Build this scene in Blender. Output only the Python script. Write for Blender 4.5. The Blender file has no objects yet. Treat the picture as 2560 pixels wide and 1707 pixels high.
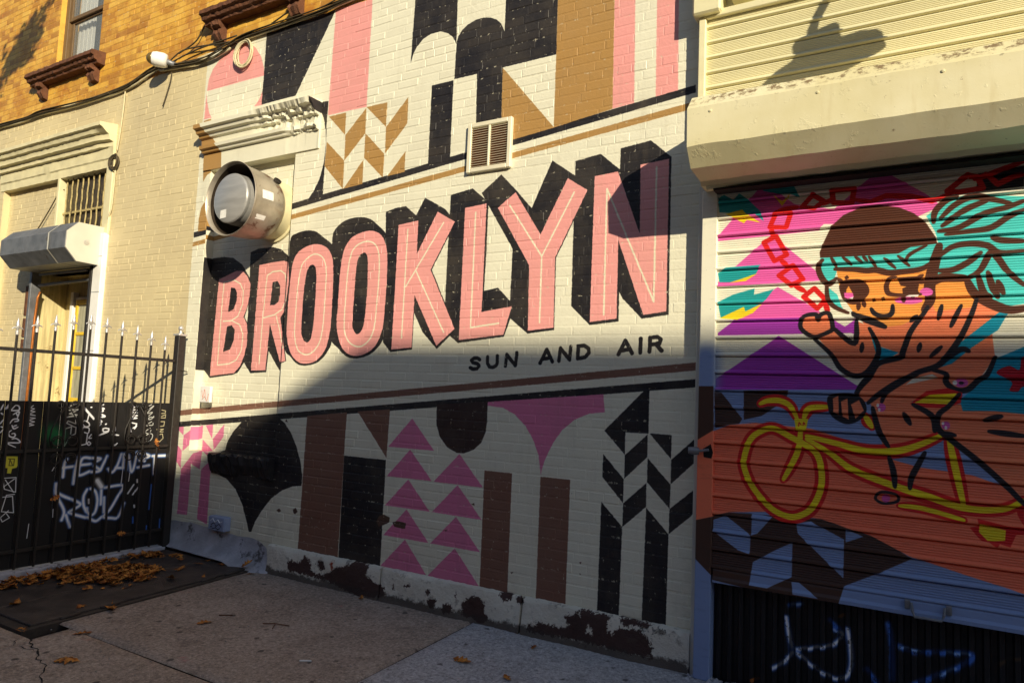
import bpy, math, random
import numpy as np
from mathutils import Vector, Matrix
R = math.radians
random.seed(7)
scene = bpy.context.scene
col = scene.collection
# ------------------------------------------------------------------ camera
CAM_R = ((0.8626563, 0.5040239, 0.0422369), (-0.0043421, 0.0908834, -0.9958521), (-0.5057719, 0.8588947, 0.0805897))
CAM_P = Vector((0.0, -4.3, 1.582))
cd = bpy.data.cameras.new('camera'); cam = bpy.data.objects.new('camera', cd); col.objects.link(cam)
rx, dy, fz = (Vector(v) for v in CAM_R)
cam.matrix_world = Matrix.Translation(CAM_P) @ Matrix((rx, -dy, -fz)).transposed().to_4x4()
cd.sensor_width = 36.0; cd.sensor_fit = 'HORIZONTAL'; cd.lens = 24.4817; cd.clip_start = 0.05; cd.clip_end = 2000
scene.camera = cam
# ------------------------------------------------------------------ sky and sun
SUN_TO = Vector((1.285, -1.0, 0.585)).normalized()
EL = math.asin(SUN_TO.z)
world = bpy.data.worlds.new('World'); scene.world = world; world.use_nodes = True
wn = world.node_tree; wn.nodes.clear()
wo = wn.nodes.new('ShaderNodeOutputWorld'); wb = wn.nodes.new('ShaderNodeBackground'); ws = wn.nodes.new('ShaderNodeTexSky')
ws.sky_type = 'NISHITA'; ws.sun_disc = False; ws.sun_elevation = EL; ws.sun_rotation = math.atan2(SUN_TO.x, SUN_TO.y)
ws.air_density = 1.0; ws.dust_density = 0.4; ws.ozone_density = 1.0
wb.inputs['Strength'].default_value = 0.108
wn.links.new(ws.outputs[0], wb.inputs['Color']); wn.links.new(wb.outputs[0], wo.inputs['Surface'])
sd = bpy.data.lights.new('sun', 'SUN'); sun = bpy.data.objects.new('sun', sd); col.objects.link(sun)
sd.energy = 5.0; sd.angle = R(0.5); sd.color = (1.0, 0.885, 0.66)
sun.location = (20, -15, 12); sun.rotation_euler = SUN_TO.to_track_quat('Z', 'Y').to_euler()
scene.view_settings.view_transform = 'Standard'; scene.view_settings.look = 'None'
scene.view_settings.exposure = 0.28; scene.view_settings.gamma = 1.0; scene.view_settings.use_curve_mapping = False
scene.render.engine = 'CYCLES'

# ------------------------------------------------------------------ helpers
def lin(c):
    return tuple((v / 255 / 12.92) if v / 255 <= 0.04045 else ((v / 255 + 0.055) / 1.055) ** 2.4 for v in c)

class NT:
    """small node-tree builder"""
    def __init__(s, name):
        s.m = bpy.data.materials.new(name); s.m.use_nodes = True
        s.t = s.m.node_tree; s.t.nodes.clear()
        s.o = s.t.nodes.new('ShaderNodeOutputMaterial'); s.b = s.t.nodes.new('ShaderNodeBsdfPrincipled')
        s.t.links.new(s.b.outputs[0], s.o.inputs['Surface'])
    def put(s, sock, v):
        if isinstance(v, bpy.types.NodeSocket): s.t.links.new(v, sock)
        elif isinstance(v, (tuple, list)) and len(v) == 3 and sock.type == 'RGBA': sock.default_value = (*v, 1)
        else: sock.default_value = v
    def math(s, op, a, b=None, c=None, clamp=False):
        n = s.t.nodes.new('ShaderNodeMath'); n.operation = op; n.use_clamp = clamp
        for i, v in enumerate((a, b, c)):
            if v is not None: s.put(n.inputs[i], v)
        return n.outputs[0]
    def mix(s, f, a, b, mode='MIX'):
        n = s.t.nodes.new('ShaderNodeMix'); n.data_type = 'RGBA'; n.blend_type = mode
        s.put(n.inputs[0], f); s.put(n.inputs[6], a); s.put(n.inputs[7], b)
        return n.outputs[2]
    def pos(s):
        g = s.t.nodes.new('ShaderNodeNewGeometry'); x = s.t.nodes.new('ShaderNodeSeparateXYZ')
        s.t.links.new(g.outputs['Position'], x.inputs[0]); s.gp = g.outputs['Position']
        return x.outputs[0], x.outputs[1], x.outputs[2]
    def noise(s, scale, detail=3, rough=.55, vec=None, dim='3D'):
        n = s.t.nodes.new('ShaderNodeTexNoise'); n.inputs['Scale'].default_value = scale
        n.inputs['Detail'].default_value = detail; n.inputs['Roughness'].default_value = rough
        if vec is None:
            g = s.t.nodes.new('ShaderNodeNewGeometry'); vec = g.outputs['Position']
        s.t.links.new(vec, n.inputs['Vector']); return n.outputs[0]
    def ramp(s, v, lo, hi):
        n = s.t.nodes.new('ShaderNodeMapRange'); n.inputs[1].default_value = lo; n.inputs[2].default_value = hi
        n.interpolation_type = 'SMOOTHSTEP'; s.put(n.inputs[0], v); return n.outputs[0]
    def vec(s, x, y, z=0.):
        n = s.t.nodes.new('ShaderNodeCombineXYZ'); s.put(n.inputs[0], x); s.put(n.inputs[1], y); s.put(n.inputs[2], z); return n.outputs[0]
    def scaled(s, sx, sy, sz):
        g = s.t.nodes.new('ShaderNodeNewGeometry'); n = s.t.nodes.new('ShaderNodeVectorMath'); n.operation = 'MULTIPLY'
        s.t.links.new(g.outputs['Position'], n.inputs[0]); n.inputs[1].default_value = (sx, sy, sz); return n.outputs[0]
    def img(s, image, u, v):
        n = s.t.nodes.new('ShaderNodeTexImage'); n.image = image; n.extension = 'EXTEND'; n.interpolation = 'Linear'
        s.t.links.new(s.vec(u, v), n.inputs[0]); return n.outputs[0]
    def bump(s, h, strength=.3, dist=.004):
        n = s.t.nodes.new('ShaderNodeBump'); n.inputs['Strength'].default_value = strength; n.inputs['Distance'].default_value = dist
        s.put(n.inputs['Height'], h); s.t.links.new(n.outputs[0], s.b.inputs['Normal'])
    def out(s, color, rough=.6, metal=0., spec=.4):
        s.put(s.b.inputs['Base Color'], color); s.put(s.b.inputs['Roughness'], rough); s.put(s.b.inputs['Metallic'], metal)
        s.put(s.b.inputs['Specular IOR Level'], spec); return s.m

def plain(name, c, rough=.6, metal=0., var=.18, scale=9., bump=.15, dist=.003, dirt=None, dirt_lo=.62, spec=.4, vs=None):
    n = NT(name); base = lin(c)
    a = n.noise(scale, 4, .6, n.scaled(*vs) if vs else None)
    cc = n.mix(n.ramp(a, .3, .7), tuple(v * (1 - var) for v in base), tuple(min(1, v * (1 + var * .6)) for v in base))
    if dirt:
        d = n.noise(scale * .55 + 2, 6, .7)
        cc = n.mix(n.ramp(d, dirt_lo, dirt_lo + .1), cc, lin(dirt))
    f = n.noise(scale * 9, 3, .6)
    if bump: n.bump(n.math('ADD', f, a), bump, dist)
    return n.out(cc, n.math('MULTIPLY_ADD', a, .25, rough - .12), metal, spec)

class MB:
    """collects faces, builds ONE mesh object"""
    def __init__(s): s.v = []; s.f = []
    def add(s, vs, fs):
        k = len(s.v); s.v += [tuple(p) for p in vs]; s.f += [tuple(i + k for i in f) for f in fs]; return s
    def box(s, x0, x1, y0, y1, z0, z1):
        return s.add([(x0,y0,z0),(x1,y0,z0),(x1,y1,z0),(x0,y1,z0),(x0,y0,z1),(x1,y0,z1),(x1,y1,z1),(x0,y1,z1)],
                     [(0,3,2,1),(4,5,6,7),(0,1,5,4),(1,2,6,5),(2,3,7,6),(3,0,4,7)])
    def bbox(s, x0, x1, y0, y1, z0, z1, b=.006):
        """box with chamfered edges"""
        pts = []; m = ((x0, x1), (y0, y1), (z0, z1)); idx = {}
        for ix in (0, 1):
            for iy in (0, 1):
                for iz in (0, 1):
                    c = (m[0][ix], m[1][iy], m[2][iz]); sg = (1 - 2 * ix, 1 - 2 * iy, 1 - 2 * iz)
                    for ax in range(3):
                        p = [c[k] + (sg[k] * b if k != ax else 0) for k in range(3)]
                        idx[(ix, iy, iz, ax)] = len(pts); pts.append(p)
        F = []
        for ax in range(3):
            o = [k for k in range(3) if k != ax]
            for sd_ in (0, 1):
                q = []
                for a, c in ((0, 0), (1, 0), (1, 1), (0, 1)):
                    key = [0, 0, 0]; key[ax] = sd_; key[o[0]] = a; key[o[1]] = c; q.append(idx[(*key, ax)])
                F.append(q)
            for a in (0, 1):
                for c in (0, 1):
                    k0 = [0, 0, 0]; k1 = [0, 0, 0]; k1[ax] = 1
                    for k in (k0, k1): k[o[0]] = a; k[o[1]] = c
                    F.append([idx[(*k0, o[0])], idx[(*k1, o[0])], idx[(*k1, o[1])], idx[(*k0, o[1])]])
        for ix in (0, 1):
            for iy in (0, 1):
                for iz in (0, 1): F.append([idx[(ix, iy, iz, a)] for a in range(3)])
        return s.add(pts, F)
    def prism_x(s, prof, x0, x1, n=1, jit=None, cap=True):
        """profile [(y,z)...] swept along x in n steps; jit(x,y,z) moves points"""
        m = len(prof); vs = []
        for i in range(n + 1):
            x = x0 + (x1 - x0) * i / n
            for (y, z) in prof:
                p = (x, y, z); vs.append(jit(*p) if jit else p)
        fs = [(i*m+j, i*m+(j+1) % m, (i+1)*m+(j+1) % m, (i+1)*m+j) for i in range(n) for j in range(m)]
        if cap: fs += [tuple(range(m))[::-1], tuple(n*m+j for j in range(m))]
        return s.add(vs, fs)
    def tube(s, path, r, k=6, caps=True):
        P = [Vector(p) for p in path]; n = len(P); vs = []; up = Vector((.13, .21, .97)).normalized()
        for i, p in enumerate(P):
            t = (P[min(i+1, n-1)] - P[max(i-1, 0)]).normalized()
            a = t.cross(up)
            if a.length < .05: a = t.cross(Vector((1, 0, 0)))
            a.normalize(); b = t.cross(a); rr = r[i] if isinstance(r, (list, tuple)) else r
            for j in range(k):
                w_ = 2*math.pi*j/k; vs.append(p + (a*math.cos(w_) + b*math.sin(w_))*rr)
        fs = [(i*k+j, i*k+(j+1) % k, (i+1)*k+(j+1) % k, (i+1)*k+j) for i in range(n-1) for j in range(k)]
        if caps: fs += [tuple(range(k))[::-1], tuple((n-1)*k+j for j in range(k))]
        return s.add(vs, fs)
    def lathe(s, prof, o, axis, k=32):
        """prof [(radius, distance along axis)]"""
        o = Vector(o); ax = Vector(axis).normalized(); a = ax.cross(Vector((0, 0, 1)))
        if a.length < .05: a = Vector((1, 0, 0))
        a.normalize(); b = ax.cross(a); vs = []; m = len(prof)
        for (r_, d) in prof:
            for j in range(k):
                w_ = 2*math.pi*j/k; vs.append(o + ax*d + (a*math.cos(w_) + b*math.sin(w_))*r_)
        fs = [(i*k+j, i*k+(j+1) % k, (i+1)*k+(j+1) % k, (i+1)*k+j) for i in range(m-1) for j in range(k)]
        fs += [tuple(range(k))[::-1], tuple((m-1)*k+j for j in range(k))]
        return s.add(vs, fs)
    def build(s, name, m, parent=None, smooth=False):
        me = bpy.data.meshes.new(name); me.from_pydata([tuple(v) for v in s.v], [], s.f); me.update()
        if m is not None: me.materials.append(m)
        if smooth: me.polygons.foreach_set('use_smooth', [True]*len(me.polygons))
        o = bpy.data.objects.new(name, me); col.objects.link(o)
        if parent: o.parent = parent
        return o

def smooth_by_angle(o, a=35):
    import bmesh
    bm = bmesh.new(); bm.from_mesh(o.data)
    bmesh.ops.recalc_face_normals(bm, faces=bm.faces)
    for e in bm.edges: e.smooth = len(e.link_faces) == 2 and e.calc_face_angle(0) < R(a)
    for f in bm.faces: f.smooth = True
    bm.to_mesh(o.data); bm.free(); return o

def thing(name, label, cat, group=None, loc=(0, 0, 0)):
    o = bpy.data.objects.new(name, None); o.empty_display_size = .2; col.objects.link(o); o.location = loc
    o['label'] = label; o['category'] = cat
    if group: o['group'] = group
    return o
def tag(o, label, cat=None, group=None, kind=None):
    o['label'] = label
    if cat: o['category'] = cat
    if group: o['group'] = group
    if kind: o['kind'] = kind
    return o
def kindof(o, k): o['kind'] = k; return o

# ------------------------------------------------------------------ painted art, drawn shape by shape into texture maps
def catmull(p, closed, n=8):
    p = [np.array(q, float) for q in p]; m = len(p); out = []
    if m < 3 and not closed: return [tuple(q) for q in p]
    for i in range(m if closed else m-1):
        if closed: a, b, c, d = p[(i-1) % m], p[i], p[(i+1) % m], p[(i+2) % m]
        else: a, b, c, d = p[max(i-1, 0)], p[i], p[i+1], p[min(i+2, m-1)]
        for t in np.arange(n)/n:
            out.append(.5*((2*b)+(-a+c)*t+(2*a-5*b+4*c-d)*t*t+(-a+3*b-3*c+d)*t**3))
    if not closed: out.append(p[-1])
    return [tuple(q) for q in out]

def paint(name, x0, x1, z0, z1, res, base, pal, shapes):
    W, H = int((x1-x0)/res), int((z1-z0)/res)
    A = np.empty((H, W, 3), np.float32); A[:] = np.array(base, np.float32)/255
    SS = 3
    for kind, c, wd, pts in shapes:
        line, soft = kind & 8, kind & 4          # 8 stroke (else filled shape), 4 sprayed, 2 closed, 1 smoothed
        closed = kind & 2 or not line
        if kind & 1: pts = catmull(pts, closed)
        P = np.array(pts, float); P[:, 0] = (P[:, 0]-x0)/res; P[:, 1] = (P[:, 1]-z0)/res
        rad = wd/res/2; pad = rad*(2.2 if soft else 1.2)+2
        i0, i1 = max(0, int(P[:, 0].min()-pad)), min(W, int(P[:, 0].max()+pad)+1)
        j0, j1 = max(0, int(P[:, 1].min()-pad)), min(H, int(P[:, 1].max()+pad)+1)
        if i1 <= i0 or j1 <= j0: continue
        cc = np.array(pal[c], np.float32)/255
        if not line:
            w_, h_ = (i1-i0)*SS, (j1-j0)*SS
            D = np.zeros((h_, w_+1), np.int32); Q = (P-(i0, j0))*SS
            yy = np.arange(h_)+.5
            for k in range(len(Q)):
                (ax, ay), (bx, by) = Q[k], Q[(k+1) % len(Q)]
                if ay == by: continue
                lo, hi = min(ay, by), max(ay, by); sel = (yy >= lo) & (yy < hi)
                if not sel.any(): continue
                xs = ax+(yy[sel]-ay)*(bx-ax)/(by-ay)
                np.add.at(D, (np.nonzero(sel)[0], np.clip(np.ceil(xs-.5), 0, w_).astype(int)), 1)
            M = (np.cumsum(D, 1)[:, :w_] % 2).astype(np.float32)
            al = M.reshape(j1-j0, SS, i1-i0, SS).mean((1, 3))
        else:
            tap = kind & 16
            X, Y = np.meshgrid(np.arange(i0, i1)+.5, np.arange(j0, j1)+.5); d2 = np.full(X.shape, 1e9, np.float32)
            Q = np.vstack([P, P[:1]]) if closed else P
            for k in range(len(Q)-1):
                a, b = Q[k], Q[k+1]; v = b-a; L = max((v*v).sum(), 1e-9)
                t = np.clip(((X-a[0])*v[0]+(Y-a[1])*v[1])/L, 0, 1)
                dd = (X-a[0]-t*v[0])**2+(Y-a[1]-t*v[1])**2
                if tap:   # hand-drawn line: swells in the middle, thins at both ends
                    wv = .62+.46*np.sin(math.pi*(k+t)/(len(Q)-1))**.7
                    dd = (np.sqrt(dd)+rad*(1-wv))**2
                d2 = np.minimum(d2, dd)
            d = np.sqrt(d2)
            al = np.clip((rad*1.5-d)/(rad*1.1), 0, 1)**1.3 if soft else np.clip(rad-d+.5, 0, 1)
        S = A[j0:j1, i0:i1]; S += (cc-S)*al[..., None]
    im = bpy.data.images.new(name, W, H, alpha=False)
    px = np.ones((H, W, 4), np.float32); px[..., :3] = A
    im.pixels.foreach_set(px.ravel()); im.update(); im.pack()
    return im

MURAL=[
(0,'K',0,[(-6.292,3.101),(-1.24,3.637),(-1.239,3.586),(-6.285,3.045)]),
(0,'O',0,[(-6.3,2.998),(-1.192,3.534),(-1.191,3.488),(-6.294,2.954)]),
(0,'P',0,[(-6.261,4.561),(-6.248,4.679),(-6.197,4.774),(-6.095,4.858),(-5.969,4.912),(-5.8,4.944),(-5.695,4.946),(-5.562,4.865),(-5.468,4.75),(-5.422,4.641),(-5.407,4.552)]),
(0,'P',0,[(-5.395,4.437),(-5.393,4.26),(-5.518,4.265),(-5.453,4.321),(-5.418,4.385)]),
(0,'P',0,[(-6.263,4.539),(-6.242,4.437),(-6.199,4.325),(-6.153,4.26),(-6.271,4.265)]),
(0,'K',0,[(-5.412,4.952),(-5.412,5.024),(-4.477,5.065),(-4.529,4.943),(-4.953,4.266),(-5.413,4.264)]),
(0,'O',0,[(-6.271,4.247),(-6.162,4.255),(-6.058,4.047),(-5.934,3.904),(-5.921,3.715),(-6.056,3.701),(-6.152,3.674),(-6.208,3.609)]),
(0,'O',0,[(-6.09,3.406),(-6.167,3.389),(-6.21,3.335),(-6.228,3.232),(-6.226,3.102),(-5.967,3.118),(-6.0,3.39)]),
(0,'P',0,[(-4.507,4.977),(-4.076,5.144),(-4.068,4.001),(-4.521,4.004)]),
(0,'K',0,[(-3.598,5.011),(-3.6,4.775),(-3.606,4.571),(-3.608,4.425),(-3.613,4.288),(-3.588,4.362),(-3.551,4.419),(-3.493,4.468),(-3.417,4.494),(-3.323,4.493),(-3.246,4.459),(-3.193,4.413),(-3.157,4.348),(-3.171,4.934)]),
(0,'K',0,[(-3.157,4.348),(-3.141,4.41),(-3.106,4.451),(-3.051,4.486),(-2.98,4.506),(-2.909,4.505),(-2.846,4.49),(-2.791,4.461),(-2.747,4.419),(-2.712,4.347),(-2.713,4.763),(-2.269,4.743),(-2.262,4.066),(-2.714,4.062),(-2.705,3.636),(-2.933,3.655),(-2.945,4.06),(-3.159,4.061)]),
(0,'K',0,[(-3.38,4.053),(-3.167,4.053),(-3.163,3.412),(-3.375,3.393)]),
(0,'O',0,[(-2.714,4.062),(-2.256,3.521),(-2.592,3.485),(-2.704,3.505),(-2.705,3.663)]),
(0,'O',0,[(-2.267,4.69),(-1.826,4.676),(-1.811,3.58),(-2.26,3.521),(-2.262,4.069)]),
(0,'P',0,[(-1.824,4.613),(-1.674,4.607),(-1.656,3.593),(-1.811,3.58)]),
(0,'P',0,[(-1.518,4.585),(-1.37,4.576),(-1.356,3.624),(-1.506,3.609)]),
(0,'K',0,[(-4.624,4.075),(-4.617,4.12),(-4.591,4.143),(-4.525,4.135),(-4.53,3.982),(-4.524,3.772),(-4.52,3.517),(-4.52,3.281),(-4.708,3.253),(-4.644,3.324),(-4.575,3.432),(-4.533,3.576),(-4.525,3.749),(-4.535,3.866),(-4.57,3.989)]),
(0,'O',0,[(-4.507,3.99),(-4.302,3.991),(-4.301,3.792)]),
(0,'O',0,[(-4.296,3.788),(-4.07,3.991),(-4.064,3.768),(-4.289,3.56)]),
(0,'O',0,[(-4.517,3.765),(-4.29,3.561),(-4.286,3.311),(-4.519,3.54)]),
(0,'O',0,[(-4.063,3.768),(-3.84,3.557),(-3.84,3.353),(-4.062,3.554)]),
(0,'O',0,[(-4.281,3.311),(-4.068,3.538),(-4.063,3.329)]),
(0,'O',0,[(-4.068,3.998),(-3.838,3.998),(-3.838,3.786)]),
(0,'O',0,[(-3.838,3.784),(-3.616,4.003),(-3.61,3.779),(-3.831,3.558)]),
(0,'O',0,[(-3.795,3.359),(-3.614,3.546),(-3.611,3.373)]),
(0,'K',0,[(-6.094,2.788),(-5.948,2.816),(-5.797,2.819),(-5.66,2.8),(-5.519,2.725),(-5.384,2.569),(-5.373,2.407),(-5.435,2.227),(-5.365,2.139),(-5.358,1.966),(-5.39,1.81),(-5.477,1.707),(-5.546,1.687),(-5.872,1.65),(-5.955,1.715),(-6.097,1.762)]),
(0,'K',0,[(-5.417,2.836),(-5.311,2.863),(-5.117,2.865),(-5.003,2.835),(-4.898,2.764),(-4.859,2.692),(-4.871,2.479),(-4.887,2.313),(-4.891,2.026),(-4.839,1.823),(-4.911,1.797),(-4.909,1.731),(-4.964,1.785),(-5.076,1.912),(-5.089,1.719),(-5.302,1.706),(-5.394,1.802),(-5.394,2.344)]),
(1,'K',0,[(-4.891,2.917),(-4.821,2.965),(-4.695,2.982),(-4.58,2.963),(-4.472,2.899),(-4.365,2.824),(-4.327,2.718),(-4.314,2.455),(-4.298,2.036),(-4.345,1.907),(-4.437,1.823),(-4.564,1.787),(-4.689,1.795),(-4.789,1.861),(-4.873,1.95),(-4.921,2.329),(-4.898,2.695)]),
(1,'K',0,[(-4.373,2.839),(-4.347,2.955),(-4.254,3.02),(-4.122,3.044),(-3.97,3.023),(-3.864,2.956),(-3.767,2.87),(-3.729,2.762),(-3.717,2.429),(-3.722,2.086),(-3.763,1.97),(-3.872,1.884),(-4.007,1.852),(-4.12,1.866),(-4.221,1.933),(-4.321,2.029),(-4.361,2.312)]),
(0,'K',0,[(-3.786,3.059),(-3.676,3.081),(-3.577,3.085),(-3.468,2.999),(-3.388,3.135),(-3.184,3.021),(-3.078,2.909),(-3.284,2.549),(-3.027,2.077),(-3.196,1.93),(-3.342,2.061),(-3.435,2.216),(-3.437,1.926),(-3.652,1.905),(-3.737,1.984),(-3.743,2.43)]),
(0,'K',0,[(-3.137,3.127),(-2.935,3.155),(-2.785,3.032),(-2.785,2.642),(-2.791,2.363),(-2.67,2.381),(-2.554,2.273),(-2.549,2.157),(-2.601,2.02),(-3.003,1.976),(-3.141,2.073),(-3.141,2.535)]),
(0,'K',0,[(-2.852,3.111),(-2.684,3.232),(-2.54,3.087),(-2.414,2.949),(-2.261,3.28),(-2.074,3.144),(-1.972,3.031),(-2.202,2.572),(-2.196,2.064),(-2.407,2.041),(-2.559,2.157),(-2.562,2.304),(-2.559,2.663)]),
(0,'K',0,[(-2.078,3.251),(-1.888,3.274),(-1.743,3.146),(-1.742,3.292),(-1.53,3.314),(-1.389,3.183),(-1.383,2.151),(-1.56,2.129),(-1.698,2.267),(-1.723,2.313),(-1.72,2.114),(-1.928,2.094),(-2.071,2.228),(-2.075,2.83)]),
(0,'P',0,[(-5.874,1.668),(-5.847,2.601),(-5.715,2.639),(-5.604,2.67),(-5.512,2.668),(-5.44,2.613),(-5.385,2.534),(-5.387,2.423),(-5.41,2.313),(-5.452,2.227),(-5.399,2.168),(-5.379,2.092),(-5.377,1.966),(-5.4,1.865),(-5.449,1.77),(-5.524,1.703)]),
(0,'P',0,[(-5.293,1.731),(-5.282,2.706),(-5.125,2.721),(-4.96,2.728),(-4.899,2.71),(-4.872,2.54),(-4.888,2.389),(-4.904,2.268),(-4.952,2.211),(-4.849,1.823),(-4.919,1.809),(-5.085,2.157),(-5.102,1.737)]),
(1,'P',0,[(-4.856,2.071),(-4.863,2.252),(-4.86,2.479),(-4.845,2.661),(-4.817,2.751),(-4.753,2.807),(-4.641,2.845),(-4.538,2.847),(-4.434,2.811),(-4.368,2.736),(-4.339,2.631),(-4.327,2.427),(-4.326,2.166),(-4.337,2.036),(-4.376,1.921),(-4.464,1.834),(-4.566,1.804),(-4.669,1.81),(-4.757,1.858),(-4.818,1.943)]),
(1,'P',0,[(-4.256,2.122),(-4.257,2.308),(-4.258,2.51),(-4.248,2.669),(-4.221,2.784),(-4.155,2.866),(-4.054,2.905),(-3.934,2.915),(-3.83,2.875),(-3.77,2.793),(-3.742,2.679),(-3.735,2.457),(-3.741,2.182),(-3.76,2.059),(-3.823,1.95),(-3.918,1.892),(-4.018,1.873),(-4.119,1.894),(-4.201,1.971)]),
(0,'P',0,[(-3.643,2.936),(-3.443,2.955),(-3.439,2.686),(-3.256,3.008),(-3.086,2.912),(-3.295,2.55),(-3.04,2.084),(-3.202,1.955),(-3.44,2.356),(-3.442,1.943),(-3.645,1.925)]),
(0,'P',0,[(-2.997,3.011),(-2.802,3.025),(-2.803,2.206),(-2.546,2.24),(-2.605,2.035),(-2.997,1.998)]),
(0,'P',0,[(-2.701,2.981),(-2.554,3.083),(-2.333,2.751),(-2.133,3.135),(-1.978,3.032),(-2.209,2.576),(-2.201,2.081),(-2.405,2.061),(-2.416,2.533)]),
(0,'P',0,[(-1.927,3.123),(-1.757,3.134),(-1.591,2.694),(-1.598,3.159),(-1.404,3.172),(-1.398,2.173),(-1.551,2.154),(-1.74,2.661),(-1.735,2.134),(-1.928,2.115)]),
(0,'K',0,[(-5.659,2.514),(-5.602,2.507),(-5.566,2.462),(-5.563,2.389),(-5.596,2.302),(-5.674,2.28)]),
(0,'K',0,[(-5.675,2.143),(-5.61,2.152),(-5.56,2.11),(-5.564,2.014),(-5.608,1.922),(-5.703,1.9)]),
(0,'K',0,[(-5.084,2.538),(-5.023,2.546),(-4.986,2.503),(-4.978,2.423),(-4.995,2.355),(-5.041,2.328),(-5.101,2.327)]),
(1,'K',0,[(-4.676,2.098),(-4.68,2.322),(-4.669,2.516),(-4.653,2.612),(-4.62,2.66),(-4.579,2.666),(-4.548,2.632),(-4.533,2.539),(-4.529,2.361),(-4.533,2.155),(-4.55,2.031),(-4.587,1.988),(-4.629,2.0),(-4.662,2.042)]),
(1,'K',0,[(-4.081,2.147),(-4.08,2.345),(-4.073,2.587),(-4.056,2.693),(-3.999,2.735),(-3.962,2.705),(-3.945,2.608),(-3.939,2.396),(-3.948,2.173),(-3.971,2.089),(-4.014,2.053),(-4.055,2.076)]),
(8,'L',0.012,[(-5.615,2.195),(-5.737,2.193)]),
(8,'L',0.012,[(-5.774,1.774),(-5.772,2.177),(-5.768,2.571),(-5.623,2.584),(-5.527,2.544),(-5.479,2.474),(-5.477,2.347),(-5.531,2.237),(-5.616,2.199),(-5.499,2.157),(-5.438,2.061),(-5.448,1.912),(-5.509,1.825),(-5.605,1.789),(-5.774,1.774)]),
(8,'L',0.012,[(-5.191,1.794),(-5.185,2.213),(-5.165,2.605),(-5.094,2.635),(-4.988,2.639),(-4.93,2.605),(-4.908,2.527),(-4.9,2.359),(-4.938,2.284),(-5.032,2.238),(-5.185,2.213)]),
(8,'L',0.012,[(-5.009,2.228),(-4.952,2.102),(-4.893,1.935)]),
(11,'L',0.012,[(-4.757,2.07),(-4.76,2.279),(-4.752,2.504),(-4.728,2.654),(-4.667,2.726),(-4.572,2.761),(-4.477,2.728),(-4.424,2.629),(-4.413,2.459),(-4.418,2.124),(-4.451,1.979),(-4.534,1.895),(-4.624,1.883),(-4.708,1.933)]),
(11,'L',0.012,[(-4.171,2.134),(-4.174,2.334),(-4.169,2.549),(-4.153,2.685),(-4.115,2.776),(-4.038,2.819),(-3.954,2.826),(-3.879,2.793),(-3.834,2.707),(-3.82,2.503),(-3.834,2.156),(-3.864,2.033),(-3.939,1.964),(-4.015,1.95),(-4.1,1.984),(-4.151,2.049)]),
(8,'L',0.012,[(-3.548,2.017),(-3.544,2.893)]),
(8,'L',0.012,[(-3.534,2.428),(-3.193,2.915)]),
(8,'L',0.012,[(-3.441,2.551),(-3.14,2.059)]),
(8,'L',0.012,[(-2.897,2.966),(-2.895,2.091),(-2.649,2.119)]),
(8,'L',0.012,[(-2.6,2.991),(-2.316,2.591),(-2.313,2.118)]),
(8,'L',0.012,[(-2.316,2.591),(-2.079,3.028)]),
(8,'L',0.012,[(-1.828,2.162),(-1.833,3.023),(-1.483,2.238),(-1.487,3.129)]),
(8,'K',0.027,[(-2.801,1.853),(-2.823,1.864),(-2.852,1.862),(-2.874,1.846),(-2.86,1.83),(-2.816,1.821),(-2.803,1.805),(-2.821,1.786),(-2.855,1.781),(-2.881,1.792)]),
(8,'K',0.027,[(-2.733,1.873),(-2.732,1.826),(-2.712,1.8),(-2.683,1.797),(-2.655,1.812),(-2.647,1.833),(-2.65,1.881)]),
(8,'K',0.027,[(-2.577,1.808),(-2.571,1.892),(-2.495,1.813),(-2.486,1.904)]),
(8,'K',0.027,[(-2.296,1.833),(-2.247,1.928),(-2.2,1.844)]),
(8,'K',0.027,[(-2.277,1.861),(-2.214,1.871)]),
(8,'K',0.027,[(-2.15,1.849),(-2.142,1.938),(-2.069,1.858),(-2.063,1.947)]),
(8,'K',0.027,[(-2.009,1.866),(-2.007,1.951),(-1.962,1.955),(-1.93,1.935),(-1.927,1.906),(-1.953,1.877),(-2.009,1.866)]),
(8,'K',0.027,[(-1.715,1.897),(-1.669,1.987),(-1.621,1.905)]),
(8,'K',0.027,[(-1.697,1.921),(-1.635,1.932)]),
(8,'K',0.027,[(-1.565,1.909),(-1.564,1.999)]),
(8,'K',0.027,[(-1.503,1.916),(-1.5,2.006),(-1.451,2.01),(-1.429,1.993),(-1.438,1.969),(-1.496,1.96)]),
(8,'K',0.027,[(-1.462,1.963),(-1.422,1.922)]),
(0,'o',0,[(-6.319,1.32),(-1.191,1.85),(-1.192,1.8),(-6.313,1.268)]),
(0,'Q',0,[(-6.329,1.154),(-6.206,1.17),(-6.199,1.085)]),
(0,'Q',0,[(-6.195,1.085),(-6.071,1.156),(-5.915,1.197),(-5.914,1.077),(-6.064,1.023),(-6.196,0.931)]),
(0,'Q',0,[(-6.338,1.024),(-6.207,0.937),(-6.201,0.764),(-6.328,0.869)]),
(0,'Q',0,[(-5.876,1.199),(-5.77,1.214),(-5.767,1.075)]),
(0,'Q',0,[(-5.757,1.075),(-5.608,1.226),(-5.604,1.11),(-5.732,0.978)]),
(0,'Q',0,[(-5.905,1.065),(-5.749,0.973),(-5.749,0.878),(-5.904,0.965)]),
(0,'Q',0,[(-6.194,0.759),(-6.031,0.924),(-5.896,0.96),(-5.902,0.884),(-5.914,0.783),(-6.049,0.822),(-6.044,0.671),(-6.048,0.339),(-6.201,0.333)]),
(0,'Q',0,[(-5.89,0.785),(-5.754,0.884),(-5.746,0.29),(-5.896,0.32)]),
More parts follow.
